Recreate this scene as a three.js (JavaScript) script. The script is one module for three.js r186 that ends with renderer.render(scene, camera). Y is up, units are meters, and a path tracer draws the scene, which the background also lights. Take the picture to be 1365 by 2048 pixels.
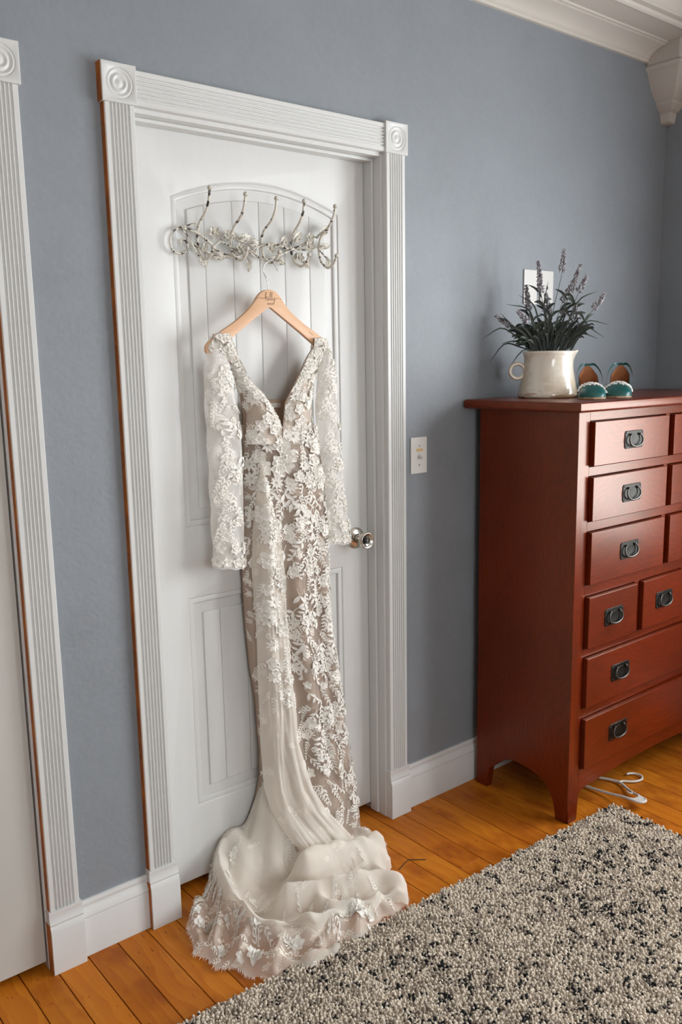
import * as THREE from 'three';
import { RoundedBoxGeometry } from 'three/addons/geometries/RoundedBoxGeometry.js';
import { mergeGeometries, mergeVertices, toCreasedNormals } from 'three/addons/utils/BufferGeometryUtils.js';
import { RectAreaLightUniformsLib } from 'three/addons/lights/RectAreaLightUniformsLib.js';

/* ------------------------------------------------------------------ camera, light, exposure */
const V3 = (x, y, z) => new THREE.Vector3(x, y, z);
const scene = new THREE.Scene();
const renderer = new THREE.WebGLRenderer({ antialias: true });
renderer.toneMapping = THREE.LinearToneMapping;
renderer.toneMappingExposure = 1.08;
renderer.shadowMap.enabled = true;

const FOCAL = 1732.7, EYE = V3(-0.7485, 1.4708, 1.9578);
const CR = V3(0.77457834, -0.01688361, 0.6322526), CU = V3(0.12133136, 0.98504402, -0.12233962), CF = V3(0.6207311, -0.17147369, -0.76504227);
const camera = new THREE.PerspectiveCamera(2 * Math.atan(1024 / FOCAL) * 180 / Math.PI, 1365 / 2048, 0.05, 50);
camera.matrixAutoUpdate = true;
camera.position.copy(EYE);
camera.quaternion.setFromRotationMatrix(new THREE.Matrix4().makeBasis(CR, CU, CF.clone().negate()));
scene.add(camera);
// a photo pixel and the plane its thing touches give a point of the room
function px(u, v, axis, val) {
  const d = CF.clone().addScaledVector(CR, (u - 682.5) / FOCAL).addScaledVector(CU, -(v - 1024) / FOCAL);
  return EYE.clone().addScaledVector(d, (val - EYE[axis]) / d[axis]);
}

const SKY = new THREE.Color().setRGB(0.86, 0.94, 1.0);
scene.background = SKY.clone().multiplyScalar(5);
RectAreaLightUniformsLib.init();
const ROOM = { x0: -2.3, x1: 2.5, z1: 3.9, top: 2.66 };
const WINDOWS = [[0.92, 1.78, 0.72, 2.06], [2.12, 2.98, 0.72, 2.06]];   // openings in the right wall: z from, z to, y from, y to
const FRONT = [-1.1, 0.2, 1.05, 2.08];   // opening in the wall behind the camera: x from, x to, y from, y to
{
  const [xa, xb, ya, yb] = FRONT, l = new THREE.RectAreaLight(new THREE.Color().setRGB(0.955, 0.985, 1.015), 5.4, xb - xa, yb - ya);
  l.position.set((xa + xb) / 2, (ya + yb) / 2, ROOM.z1 - 0.005); l.lookAt((xa + xb) / 2, (ya + yb) / 2, -10); l.castShadow = true; scene.add(l);
}
for (const [za, zb, ya, yb] of WINDOWS) {
  const l = new THREE.RectAreaLight(new THREE.Color().setRGB(0.955, 0.985, 1.015), 9.4, zb - za, yb - ya);
  l.position.set(ROOM.x1 - 0.005, (ya + yb) / 2, (za + zb) / 2);
  l.lookAt(-10, (ya + yb) / 2, (za + zb) / 2);
  l.castShadow = true;
  scene.add(l);
}

/* ------------------------------------------------------------------ helpers */
let seed = 12345;
function rnd() { seed = (seed + 0x6D2B79F5) | 0; let t = Math.imul(seed ^ (seed >>> 15), 1 | seed); t = (t + Math.imul(t ^ (t >>> 7), 61 | t)) ^ t; return ((t ^ (t >>> 14)) >>> 0) / 4294967296; }
const rr = (a, b) => a + (b - a) * rnd();
const clamp = (x, a, b) => Math.min(b, Math.max(a, x));
const lerp = (a, b, t) => a + (b - a) * t;
const smooth = (a, b, x) => { const t = clamp((x - a) / (b - a), 0, 1); return t * t * (3 - 2 * t); };
function hash(x, y) { let h = Math.imul(x | 0, 374761393) + Math.imul(y | 0, 668265263) | 0; h = Math.imul(h ^ (h >>> 13), 1274126177); return ((h ^ (h >>> 16)) >>> 0) / 4294967296; }
function vnoise(x, y, px_ = 0, py_ = 0) {
  const xi = Math.floor(x), yi = Math.floor(y); let fx = x - xi, fy = y - yi; fx = fx * fx * (3 - 2 * fx); fy = fy * fy * (3 - 2 * fy);
  const w = (i, p) => p ? ((i % p) + p) % p : i;
  const a = hash(w(xi, px_), w(yi, py_)), b = hash(w(xi + 1, px_), w(yi, py_)), c = hash(w(xi, px_), w(yi + 1, py_)), d = hash(w(xi + 1, px_), w(yi + 1, py_));
  return lerp(lerp(a, b, fx), lerp(c, d, fx), fy);
}
function fbm(x, y, o = 4, px_ = 0, py_ = 0) { let s = 0, a = 0.5, n = 0; for (let i = 0; i < o; i++) { s += a * vnoise(x, y, px_, py_); n += a; x *= 2; y *= 2; px_ *= 2; py_ *= 2; a *= 0.5; } return s / n; }
const table = (rows) => (x) => { if (x <= rows[0][0]) return rows[0][1]; for (let i = 1; i < rows.length; i++) if (x <= rows[i][0]) return lerp(rows[i - 1][1], rows[i][1], (x - rows[i - 1][0]) / (rows[i][0] - rows[i - 1][0])); return rows[rows.length - 1][1]; };

const taken = {};
function numbered(n) { taken[n] = (taken[n] ?? -1) + 1; return taken[n] ? `${n}_${String(taken[n]).padStart(3, '0')}` : n; }
function mesh(name, geo, mat, parent) {
  if (Array.isArray(geo)) geo = geo.length > 1 ? merge(geo) : geo[0];
  const m = new THREE.Mesh(geo, mat); m.name = parent ? name : numbered(name); m.castShadow = m.receiveShadow = true;
  (parent || scene).add(m); return m;
}
function merge(list) {
  list = list.map(g => { g = g.index ? g.toNonIndexed() : g.clone(); for (const k of Object.keys(g.attributes)) if (!['position', 'normal', 'uv'].includes(k)) g.deleteAttribute(k); if (!g.attributes.uv) g.setAttribute('uv', new THREE.BufferAttribute(new Float32Array(g.attributes.position.count * 2), 2)); if (!g.attributes.normal) g.computeVertexNormals(); return g; });
  return mergeGeometries(list);
}
function thing(name, label, category, pos = [0, 0, 0], turn = 0, extra = {}) {
  const g = new THREE.Group(); g.name = numbered(name); g.position.set(...pos); g.rotation.y = turn; g.userData = { label, category, ...extra }; scene.add(g); return g;
}
function tag(o, label, category, extra = {}) { o.userData = { label, category, ...extra }; return o; }
const structure = (name, label, category, pos) => { const g = thing(name, label, category, pos); g.userData.kind = 'structure'; return g; };
// box from lo to hi with bevelled edges
function box(lo, hi, r = 0.0015, seg = 1) {
  const s = hi.map((h, i) => h - lo[i]); const rad = Math.min(r, ...s.map(x => x * 0.45));
  const g = rad > 0.0002 ? new RoundedBoxGeometry(s[0], s[1], s[2], seg, rad) : new THREE.BoxGeometry(...s);
  g.translate((lo[0] + hi[0]) / 2, (lo[1] + hi[1]) / 2, (lo[2] + hi[2]) / 2); return g;
}
// uv in metres from the position, by the dominant axis of the normal
function uvMetres(g, scale = 1, swap = false, off = [0, 0]) {
  g = g.index ? g.toNonIndexed() : g; const p = g.attributes.position, n = g.attributes.normal, uv = new Float32Array(p.count * 2);
  for (let i = 0; i < p.count; i++) {
    const ax = Math.abs(n.getX(i)), ay = Math.abs(n.getY(i)), az = Math.abs(n.getZ(i)); let a, b;
    if (ax > ay && ax > az) { a = p.getZ(i); b = p.getY(i); } else if (ay > az) { a = p.getX(i); b = p.getZ(i); } else { a = p.getX(i); b = p.getY(i); }
    if (swap) [a, b] = [b, a];
    uv[2 * i] = a * scale + off[0]; uv[2 * i + 1] = b * scale + off[1];
  }
  g.setAttribute('uv', new THREE.BufferAttribute(uv, 2)); return g;
}
function tube(points, radius, seg = 40, rad = 8, closed = false) {
  const c = new THREE.CatmullRomCurve3(points, closed, 'centripetal'); const g = new THREE.TubeGeometry(c, seg, 1, rad, closed);
  const p = g.attributes.position, nn = g.attributes.normal; const rf = typeof radius === 'function' ? radius : () => radius;
  for (let i = 0; i < p.count; i++) { const t = Math.floor(i / (rad + 1)) / seg; const k = 1 - rf(t); p.setXYZ(i, p.getX(i) - nn.getX(i) * k, p.getY(i) - nn.getY(i) * k, p.getZ(i) - nn.getZ(i) * k); }
  const len = c.getLength(), uv = g.attributes.uv; for (let i = 0; i < uv.count; i++) uv.setXY(i, uv.getX(i) * len / 0.12 + points[0].x * 7, uv.getY(i) * 0.12 + points[0].y * 5);
  return g;
}
function ball(p, r, w = 10, h = 8) { const g = new THREE.SphereGeometry(r, w, h); g.translate(p.x, p.y, p.z); return g; }
// profile (list of [across, out]) swept straight along a length; faces +z, runs along y
function extrudeProfile(profile, length, axis = 'y') {
  const s = new THREE.Shape(); profile.forEach(([a, b], i) => i ? s.lineTo(a, b) : s.moveTo(a, b)); s.closePath();
  const g = new THREE.ExtrudeGeometry(s, { depth: length, bevelEnabled: false, curveSegments: 4 });   // shape in (a, b) plane, depth along +z
  if (axis === 'y') g.rotateX(-Math.PI / 2);            // a->x, b->-z, depth->y
  if (axis === 'y') g.scale(1, 1, -1), flip(g);
  if (axis === 'x') { g.applyMatrix4(new THREE.Matrix4().set(0, 0, 1, 0, 1, 0, 0, 0, 0, 1, 0, 0, 0, 0, 0, 1)); }   // a->y, b->z, depth->x
  if (axis === 'z') { }
  return toCreasedNormals(g, 0.5);
}
function flip(g) { const p = g.index ? g.index : null; if (p) { for (let i = 0; i < p.count; i += 3) { const a = p.getX(i); p.setX(i, p.getX(i + 2)); p.setX(i + 2, a); } } else { for (const k of Object.keys(g.attributes)) { const at = g.attributes[k], n = at.itemSize; for (let i = 0; i < at.count; i += 3) for (let j = 0; j < n; j++) { const a = at.array[i * n + j]; at.array[i * n + j] = at.array[(i + 2) * n + j]; at.array[(i + 2) * n + j] = a; } } } g.computeVertexNormals(); return g; }
function grid(nu, nv, f, uvf) {
  const pos = [], uv = [], idx = [];
  for (let j = 0; j <= nv; j++) for (let i = 0; i <= nu; i++) { const q = f(i / nu, j / nv); pos.push(q.x, q.y, q.z); const w = uvf ? uvf(i / nu, j / nv, q) : [i / nu, j / nv]; uv.push(w[0], w[1]); }
  for (let j = 0; j < nv; j++) for (let i = 0; i < nu; i++) { const a = j * (nu + 1) + i, b = a + 1, c = a + nu + 1, d = c + 1; idx.push(a, c, b, b, c, d); }
  const g = new THREE.BufferGeometry(); g.setAttribute('position', new THREE.Float32BufferAttribute(pos, 3)); g.setAttribute('uv', new THREE.Float32BufferAttribute(uv, 2)); g.setIndex(idx); g.computeVertexNormals(); return g;
}

/* ------------------------------------------------------------------ textures and materials */
function dataTex(w, h, f, srgb = true) {
  const d = new Uint8Array(w * h * 4);
  for (let y = 0; y < h; y++) for (let x = 0; x < w; x++) { const c = f(x / w, y / h, x, y); const i = 4 * (y * w + x); d[i] = clamp(c[0], 0, 255); d[i + 1] = clamp(c[1], 0, 255); d[i + 2] = clamp(c[2], 0, 255); d[i + 3] = 255; }
  const t = new THREE.DataTexture(d, w, h); t.wrapS = t.wrapT = THREE.RepeatWrapping; t.magFilter = THREE.LinearFilter; t.minFilter = THREE.LinearMipmapLinearFilter; t.generateMipmaps = true;
  if (srgb) t.colorSpace = THREE.SRGBColorSpace; t.needsUpdate = true; return t;
}
const mixc = (a, b, t) => [lerp(a[0], b[0], t), lerp(a[1], b[1], t), lerp(a[2], b[2], t)];
function canvasTex(w, h, draw, srgb = true) {
  const c = document.createElement('canvas'); c.width = w; c.height = h; draw(c.getContext('2d'), w, h);
  const t = new THREE.CanvasTexture(c); t.wrapS = t.wrapT = THREE.RepeatWrapping; if (srgb) t.colorSpace = THREE.SRGBColorSpace; return t;
}
// wood: u runs across the grain, v along it; one tile is 0.5 m x 1 m
function woodTex(light, mid, dark, rings, streak, sd, pores = 0.5) {
  return dataTex(768, 768, (u, v) => {
    const warp = fbm(u * 3 + sd, v * 4, 3, 3, 4) * 1.1 + fbm(u * 8 + sd, v * 3, 2, 8, 3) * 0.25;
    let r = (u * rings + warp * rings * 0.34); r = r - Math.floor(r); r = r < 0.8 ? r / 0.8 : (1 - r) / 0.2;
    const fine = fbm(u * 160, v * 6 + sd, 3, 160, 6), por = vnoise(u * 300, v * 26 + sd, 300, 26);
    let c = mixc(light, mid, r * streak + fine * 0.35);
    c = mixc(c, dark, clamp((por - 0.72) * 2.4, 0, 1) * pores + Math.pow(r, 5) * 0.35 * streak);
    const big = fbm(u * 4 + 7, v * 4 + sd, 3, 4, 4); return c.map(x => x * (0.86 + 0.28 * big));
  });
}
const T = {};
// cherry stained oak: fine straight pores with faint cathedral figure; u across the grain, v along it
function cherryTex() {
  return dataTex(1024, 1024, (u, v) => {
    const w = fbm(u * 4, v * 2, 3, 4, 2), w2 = fbm(u * 10 + 3, v * 3, 2, 10, 3); let r = u * 26 + w * 9 + w2 * 2; r -= Math.floor(r); r = r < 0.75 ? r / 0.75 : (1 - r) / 0.25;
    const fine = fbm(u * 180, v * 5, 3, 180, 5), por = vnoise(u * 340, v * 22, 340, 22), big = fbm(u * 5 + 7, v * 3, 3, 5, 3);
    let c = mixc([112, 38, 9], [88, 25, 5], r * 0.3 + fine * 0.6); c = mixc(c, [50, 12, 4], clamp((por - 0.66) * 2, 0, 1) * 0.5 + Math.pow(r, 6) * 0.12); return c.map(x => x * (0.88 + 0.24 * big));
  });
}
T.cherry = cherryTex();
T.pine = woodTex([206, 142, 66], [186, 116, 46], [122, 62, 20], 5, 0.6, 11, 0.35);
T.floorMark = null;
T.plasterBump = dataTex(512, 512, (u, v) => { const n = fbm(u * 90, v * 90, 3, 90, 90) * 255; return [n, n, n]; }, false);
T.wall = dataTex(512, 512, (u, v) => { const n = fbm(u * 6, v * 6, 4, 6, 6), m = fbm(u * 70, v * 70, 2, 70, 70); const k = 0.955 + 0.06 * n + 0.03 * m; return [133 * k, 138 * k, 143 * k]; });
T.paint = dataTex(256, 256, (u, v) => { const n = fbm(u * 5, v * 5, 4, 5, 5), s = fbm(u * 60, v * 4, 3, 60, 4); const k = 0.975 + 0.02 * n + 0.012 * s; return [213 * k, 213 * k, 210 * k]; });
T.shabby = dataTex(256, 256, (u, v) => { const n = fbm(u * 22, v * 22, 4, 22, 22), b = fbm(u * 6, v * 6, 2, 6, 6); const t = smooth(0.555, 0.6, n * 0.72 + b * 0.3); return mixc([216, 211, 198], [52, 44, 36], t); });
T.fleck = dataTex(256, 256, (u, v) => { const n = fbm(u * 40, v * 40, 3, 40, 40) * 255; return [n, n, n]; }, false);
const std = (o) => new THREE.MeshStandardMaterial(o);
const phys = (o) => new THREE.MeshPhysicalMaterial(o);
const rgb = (r, g, b) => new THREE.Color().setRGB(r, g, b);
const M = {};
M.wall = std({ map: T.wall, roughness: 0.55, bumpMap: T.plasterBump, bumpScale: 0.0006 });
M.white = std({ map: T.paint, roughness: 0.38 });
M.whitePlain = std({ color: rgb(0.6, 0.6, 0.58), roughness: 0.4 });
M.doorOne = std({ color: rgb(0.52, 0.505, 0.46), roughness: 0.45 });
M.cream = std({ color: rgb(0.56, 0.52, 0.46), roughness: 0.6 });
M.ceiling = std({ color: rgb(0.56, 0.52, 0.46), roughness: 0.85 });
M.rawWood = std({ map: T.pine, color: rgb(0.8, 0.62, 0.52), roughness: 0.7 });
M.subfloor = std({ color: rgb(0.03, 0.018, 0.01), roughness: 0.95 });
M.nickel = std({ color: rgb(0.62, 0.58, 0.52), metalness: 1, roughness: 0.24 });
M.steel = std({ color: rgb(0.6, 0.6, 0.6), metalness: 1, roughness: 0.25 });
M.darkMetal = std({ color: rgb(0.04, 0.038, 0.034), metalness: 1, roughness: 0.48 });
M.bailMetal = std({ color: rgb(0.1, 0.095, 0.085), metalness: 0.8, roughness: 0.36 });
M.black = std({ color: rgb(0.012, 0.01, 0.01), roughness: 0.6 });
M.shabby = std({ map: T.shabby, roughness: 0.5, metalness: 0.0 });
M.plasticWhite = std({ color: rgb(0.66, 0.645, 0.61), roughness: 0.35 });
M.glass = phys({ color: 0xffffff, transmission: 1, thickness: 0, roughness: 0, ior: 1.5 });

/* ------------------------------------------------------------------ floor */
{
  const fl = structure('floor', 'orange varnished narrow pine board floor with dark gaps', 'floor');
  mesh('subfloor', box([ROOM.x0 - 0.15, -0.06, -0.14], [ROOM.x1 + 0.15, -0.012, ROOM.z1 + 0.15], 0), M.subfloor, fl);
  const lines = [-0.262, -0.18, -0.102, -0.0215, 0.059, 0.14, 0.22, 0.303, 0.386, 0.469, 0.551, 0.636, 0.722, 0.809, 0.891, 0.972, 1.06, 1.147, 1.228, 1.318, 1.414, 1.49, 1.588, 1.672, 1.758, 1.85, 1.936, 2.023, 2.108];
  while (lines[0] > ROOM.x0) lines.unshift(lines[0] - 0.0825);
  while (lines[lines.length - 1] < ROOM.x1) lines.push(lines[lines.length - 1] + 0.0835);
  const joints = { 0.059: 0.364, 0.972: 0.366 };
  const floorMaps = [0, 1].map(k => dataTex(512, 1024, (u, v) => {
    // one tile: 0.25 m across, 1 m along
    const warp = fbm(u * 2 + k * 9, v * 5, 3, 0, 5); let r = u * 7 + warp * 2.2; r -= Math.floor(r);
    const fine = fbm(u * 90, v * 9 + k * 5, 3, 90, 9), blot = fbm(u * 3 + 3, v * 8 + k * 7, 4, 3, 8);
    let c = mixc([202, 126, 34], [178, 96, 20], r * 0.5 + fine * 0.4); c = mixc(c, [136, 64, 13], smooth(0.5, 0.8, blot) * 0.6);
    const sp = vnoise(u * 64 + k * 3, v * 150, 64, 150), sp2 = vnoise(u * 22, v * 36 + k, 22, 36);
    c = mixc(c, [66, 28, 10], smooth(0.93, 0.985, sp) * smooth(0.55, 0.7, sp2) * 0.9 + smooth(0.955, 0.985, vnoise(u * 30, v * 14 + k * 5, 30, 14)) * 0.55);
    return c;
  }));
  const gloss = dataTex(256, 256, (u, v) => { const n = 90 + 110 * fbm(u * 12, v * 6, 4, 12, 6); return [n, n, n]; }, false);
  const tints = [[1, 1, 1], [0.9, 0.84, 0.78], [0.96, 0.93, 0.86], [0.86, 0.78, 0.72], [1.04, 1.02, 0.98]];
  const mats = tints.map((t, i) => phys({ map: floorMaps[i % 2], color: rgb(...t), roughness: 0.9, roughnessMap: gloss, specularIntensity: 0.6, specularColor: rgb(1, 0.8, 0.55), clearcoat: 0.05, clearcoatRoughness: 0.3 }));
  for (let i = 0; i < lines.length - 1; i++) {
    const xa = lines[i] + 0.0011, xb = lines[i + 1] - 0.0011; const cuts = [-0.14];
    if (joints[lines[i]]) cuts.push(joints[lines[i]], joints[lines[i]] + 1.9); else cuts.push(rr(0.75, 2.2), rr(2.4, 3.2));
    cuts.push(ROOM.z1 + 0.1);
    for (let j = 0; j < cuts.length - 1; j++) {
      const g = box([xa, -0.02, cuts[j] + 0.0008], [xb, rr(-0.0006, 0.0), cuts[j + 1] - 0.0008], 0.0014);
      const u0 = rnd(), v0 = rnd(); const gg = uvMetres(g, 1, false, [0, 0]); const uv = gg.attributes.uv; for (let k = 0; k < uv.count; k++) uv.setXY(k, uv.getX(k) * 4 + u0, uv.getY(k) + v0);
      mesh('plank', gg, mats[Math.floor(rnd() * mats.length)], fl);
    }
  }
}

/* ------------------------------------------------------------------ walls, ceiling, windows */
const DOOR2 = { x0: 0.238, x1: 1.006, top: 2.048 }, DOOR1 = { x0: -0.92, x1: -0.115, top: 2.048 };
{
  const wb = structure('wall_back', 'blue grey painted plaster wall with two white doors', 'wall');
  const strip = (x0, x1, y0, y1) => mesh('wall_panel', uvMetres(box([x0, y0, -0.14], [x1, y1, 0], 0), 1.2), M.wall, wb);
  strip(ROOM.x0 - 0.12, DOOR1.x0 - 0.02, -0.02, ROOM.top + 0.1); strip(DOOR1.x0 - 0.02, DOOR1.x1 + 0.02, DOOR1.top + 0.02, ROOM.top + 0.1);
  strip(DOOR1.x1 + 0.02, DOOR2.x0 - 0.02, -0.02, ROOM.top + 0.1); strip(DOOR2.x0 - 0.02, DOOR2.x1 + 0.02, DOOR2.top + 0.02, ROOM.top + 0.1);
  strip(DOOR2.x1 + 0.02, ROOM.x1 + 0.12, -0.02, ROOM.top + 0.1);
  mesh('wall_backing', box([ROOM.x0 - 0.12, -0.06, -0.17], [ROOM.x1 + 0.12, ROOM.top + 0.1, -0.14], 0), M.wall, wb);
  const wl = structure('wall_left', 'blue grey painted wall to the left of the doors', 'wall');
  mesh('wall_panel', uvMetres(box([ROOM.x0 - 0.12, -0.02, 0], [ROOM.x0, ROOM.top + 0.1, ROOM.z1 + 0.12], 0), 1.2), M.wall, wl);
  const wf = structure('wall_front', 'blue grey painted wall facing the doors', 'wall');
  {
    const [xa, xb, ya, yb] = FRONT, seg = (x0, x1, y0, y1) => mesh('wall_panel', uvMetres(box([x0, y0, ROOM.z1], [x1, y1, ROOM.z1 + 0.12], 0), 1.2), M.wall, wf);
    seg(ROOM.x0, xa, -0.02, ROOM.top + 0.1); seg(xb, ROOM.x1, -0.02, ROOM.top + 0.1); seg(xa, xb, -0.02, ya); seg(xa, xb, yb, ROOM.top + 0.1);
    const w = structure('window_3', 'white double window in the wall facing the doors', 'window'), Z = ROOM.z1 + 0.03, f = 0.045, xm = (xa + xb) / 2;
    mesh('window_frame', [box([xa, ya, Z], [xb, ya + f, Z + 0.07]), box([xa, yb - f, Z], [xb, yb, Z + 0.07]), box([xa, ya, Z], [xa + f, yb, Z + 0.07]), box([xb - f, ya, Z], [xb, yb, Z + 0.07]), box([xm - 0.03, ya, Z], [xm + 0.03, yb, Z + 0.06])], M.whitePlain, w);
    mesh('window_sill', box([xa - 0.05, ya - 0.035, ROOM.z1 - 0.03], [xb + 0.05, ya, ROOM.z1 + 0.1], 0.006), M.whitePlain, w);
    mesh('pane', box([xa + f, ya + f, Z + 0.03], [xm - 0.03, yb - f, Z + 0.034], 0), M.glass, w); mesh('pane', box([xm + 0.03, ya + f, Z + 0.03], [xb - f, yb - f, Z + 0.034], 0), M.glass, w);
  }
  const wr = structure('wall_right', 'blue grey painted window wall beside the dresser', 'wall');
  const seg = (z0, z1, y0, y1) => mesh('wall_panel', uvMetres(box([ROOM.x1, y0, z0], [ROOM.x1 + 0.12, y1, z1], 0), 1.2), M.wall, wr);
  let z = 0;
  for (const [za, zb, ya, yb] of WINDOWS) { seg(z, za, -0.02, ROOM.top + 0.1); seg(za, zb, -0.02, ya); seg(za, zb, yb, ROOM.top + 0.1); z = zb; }
  seg(z, ROOM.z1 + 0.12, -0.02, ROOM.top + 0.1);
  WINDOWS.forEach(([za, zb, ya, yb], k) => {
    const w = structure(`window_${k + 1}`, k ? 'white sash window in the right wall near the far corner' : 'white sash window in the right wall beside the dresser', 'window');
    const X = ROOM.x1 + 0.03, ym = (ya + yb) / 2, f = 0.045;
    mesh('window_frame', [box([X, ya, za], [X + 0.07, ya + f, zb]), box([X, yb - f, za], [X + 0.07, yb, zb]), box([X, ya, za], [X + 0.07, yb, za + f]), box([X, ya, zb - f], [X + 0.07, yb, zb]), box([X, ym - 0.02, za], [X + 0.06, ym + 0.02, zb])], M.whitePlain, w);
    mesh('window_sill', box([ROOM.x1 - 0.03, ya - 0.035, za - 0.05], [ROOM.x1 + 0.1, ya, zb + 0.05], 0.006), M.whitePlain, w);
    mesh('pane', box([X + 0.03, ya + f, za + f], [X + 0.034, ym - 0.02, zb - f], 0), M.glass, w); mesh('pane', box([X + 0.03, ym + 0.02, za + f], [X + 0.034, yb - f, zb - f], 0), M.glass, w);
    const t = mesh('window_casing', [box([ROOM.x1 - 0.02, ya - 0.12, za - 0.085], [ROOM.x1, yb + 0.085, za]), box([ROOM.x1 - 0.02, ya - 0.12, zb], [ROOM.x1, yb + 0.085, zb + 0.085]), box([ROOM.x1 - 0.02, yb, za], [ROOM.x1, yb + 0.085, zb]), box([ROOM.x1 - 0.02, ya - 0.12, za], [ROOM.x1, ya - 0.035, zb])], M.whitePlain, w);
  });
  const c = structure('ceiling', 'off white plaster ceiling with a lowered moulded border', 'ceiling');
  mesh('ceiling_panel', box([ROOM.x0 - 0.12, ROOM.top, -0.14], [ROOM.x1 + 0.12, ROOM.top + 0.1, ROOM.z1 + 0.12], 0), M.ceiling, c);
  mesh('soffit', box([ROOM.x0, 2.6, 0], [ROOM.x1, ROOM.top, 0.235], 0.002), M.ceiling, c);
  // crown moulding along the back wall, then a smaller one on the soffit edge
  const t1 = structure('trim_1', 'cream crown moulding along the top of the blue wall', 'moulding');
  mesh('crown', extrudeProfile([[2.545, 0], [2.545, 0.012], [2.553, 0.014], [2.557, 0.02], [2.562, 0.02], [2.57, 0.028], [2.58, 0.046], [2.586, 0.066], [2.589, 0.078], [2.594, 0.078], [2.594, 0.086], [2.6, 0.088], [2.6, 0]], ROOM.x1 - ROOM.x0, 'x').translate(ROOM.x0, 0, 0), M.cream, t1);
  mesh('bead', extrudeProfile([[2.6, 0.19], [2.592, 0.192], [2.588, 0.2], [2.592, 0.208], [2.6, 0.212], [2.612, 0.236], [2.632, 0.242], [2.655, 0.262], [2.659, 0.235], [2.62, 0.2]], ROOM.x1 - ROOM.x0, 'x').translate(ROOM.x0, 0, 0), M.cream, t1);
  // corner block with an inverted stepped bracket
  const t2 = structure('trim_2', 'cream tapered corner bracket under the ceiling border', 'bracket');
  const X = ROOM.x1, cx0 = 2.345;
  mesh('block', box([cx0, 2.535, 0.0], [X, 2.66, 0.135], 0.004), M.cream, t2);
  const cap = []; const prof = [[1.0, 2.535], [1.03, 2.528], [1.0, 2.52], [0.93, 2.512], [0.86, 2.488], [0.72, 2.452], [0.56, 2.425], [0.5, 2.418], [0.5, 2.41], [0.38, 2.392], [0.3, 2.385], [0.3, 2.377], [0.26, 2.352], [0.2, 2.347], [0.0, 2.346]];
  const W = X - cx0, D = 0.135; const pos = [];
  const ring = ([k, y]) => [V3(X - W * k, y, 0), V3(X - W * k, y, D * k), V3(X, y, D * k)];
  for (let i = 0; i < prof.length - 1; i++) { const A = ring(prof[i]), B = ring(prof[i + 1]); for (let j = 0; j < 2; j++) for (const q of [A[j], A[j + 1], B[j], A[j + 1], B[j + 1], B[j]]) pos.push(q.x, q.y, q.z); }
  const g = new THREE.BufferGeometry(); g.setAttribute('position', new THREE.Float32BufferAttribute(pos, 3)); g.computeVertexNormals(); flip(g);
  mesh('bracket', g, M.cream, t2);
}

/* ------------------------------------------------------------------ door casings, baseboards */
const BOARD = [[0, 0], [0.148, 0], [0.148, 0.006], [0.142, 0.0085], [0.137, 0.0085], [0.132, 0.007], [0.127, 0.0085], [0.121, 0.012], [0.113, 0.0155], [0.107, 0.0165], [0.104, 0.014], [0.1, 0.0155], [0, 0.0155]];
function flutes(w, t) {   // fluted casing section, across 0..w
  const p = [[0, 0], [0, t - 0.002], [0.002, t]]; const n = 6, a = 0.011, step = (w - 2 * a) / n;
  for (let i = 0; i < n; i++) { const s = a + i * step; p.push([s + step * 0.12, t], [s + step * 0.25, t - 0.0035], [s + step * 0.5, t - 0.0048], [s + step * 0.72, t - 0.0035], [s + step * 0.86, t]); }
  p.push([w - 0.002, t], [w, t - 0.002], [w, 0]); return p.map(([x, z]) => [x, z]);
}
function rosette(cx, cy, s, t) {
  const pts = [[0, t - 0.001], [0.0045, t - 0.0012], [0.008, t - 0.0035], [0.012, t - 0.0042], [0.0145, t - 0.001], [0.018, t - 0.001], [0.021, t - 0.0042], [0.024, t - 0.0045], [0.027, t - 0.0012], [0.0305, t - 0.001], [0.0335, t - 0.0035], [0.0345, t - 0.0005]].map(([r, y]) => new THREE.Vector2(r, y));
  const l = new THREE.LatheGeometry(pts, 40); l.rotateX(Math.PI / 2); l.translate(cx, cy, 0);
  const sh = new THREE.Shape(); const h = s / 2 - 0.002; sh.moveTo(-h, -h); sh.lineTo(h, -h); sh.lineTo(h, h); sh.lineTo(-h, h); sh.closePath(); const hole = new THREE.Path(); hole.absarc(0, 0, 0.0345, 0, Math.PI * 2, true); sh.holes.push(hole);
  const e = new THREE.ExtrudeGeometry(sh, { depth: t - 0.003, bevelEnabled: true, bevelSize: 0.002, bevelThickness: 0.0025, bevelSegments: 2, bevelOffset: 0, curveSegments: 40 }); e.translate(cx, cy, 0);
  return merge([toCreasedNormals(e, 0.6), l]);
}
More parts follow.
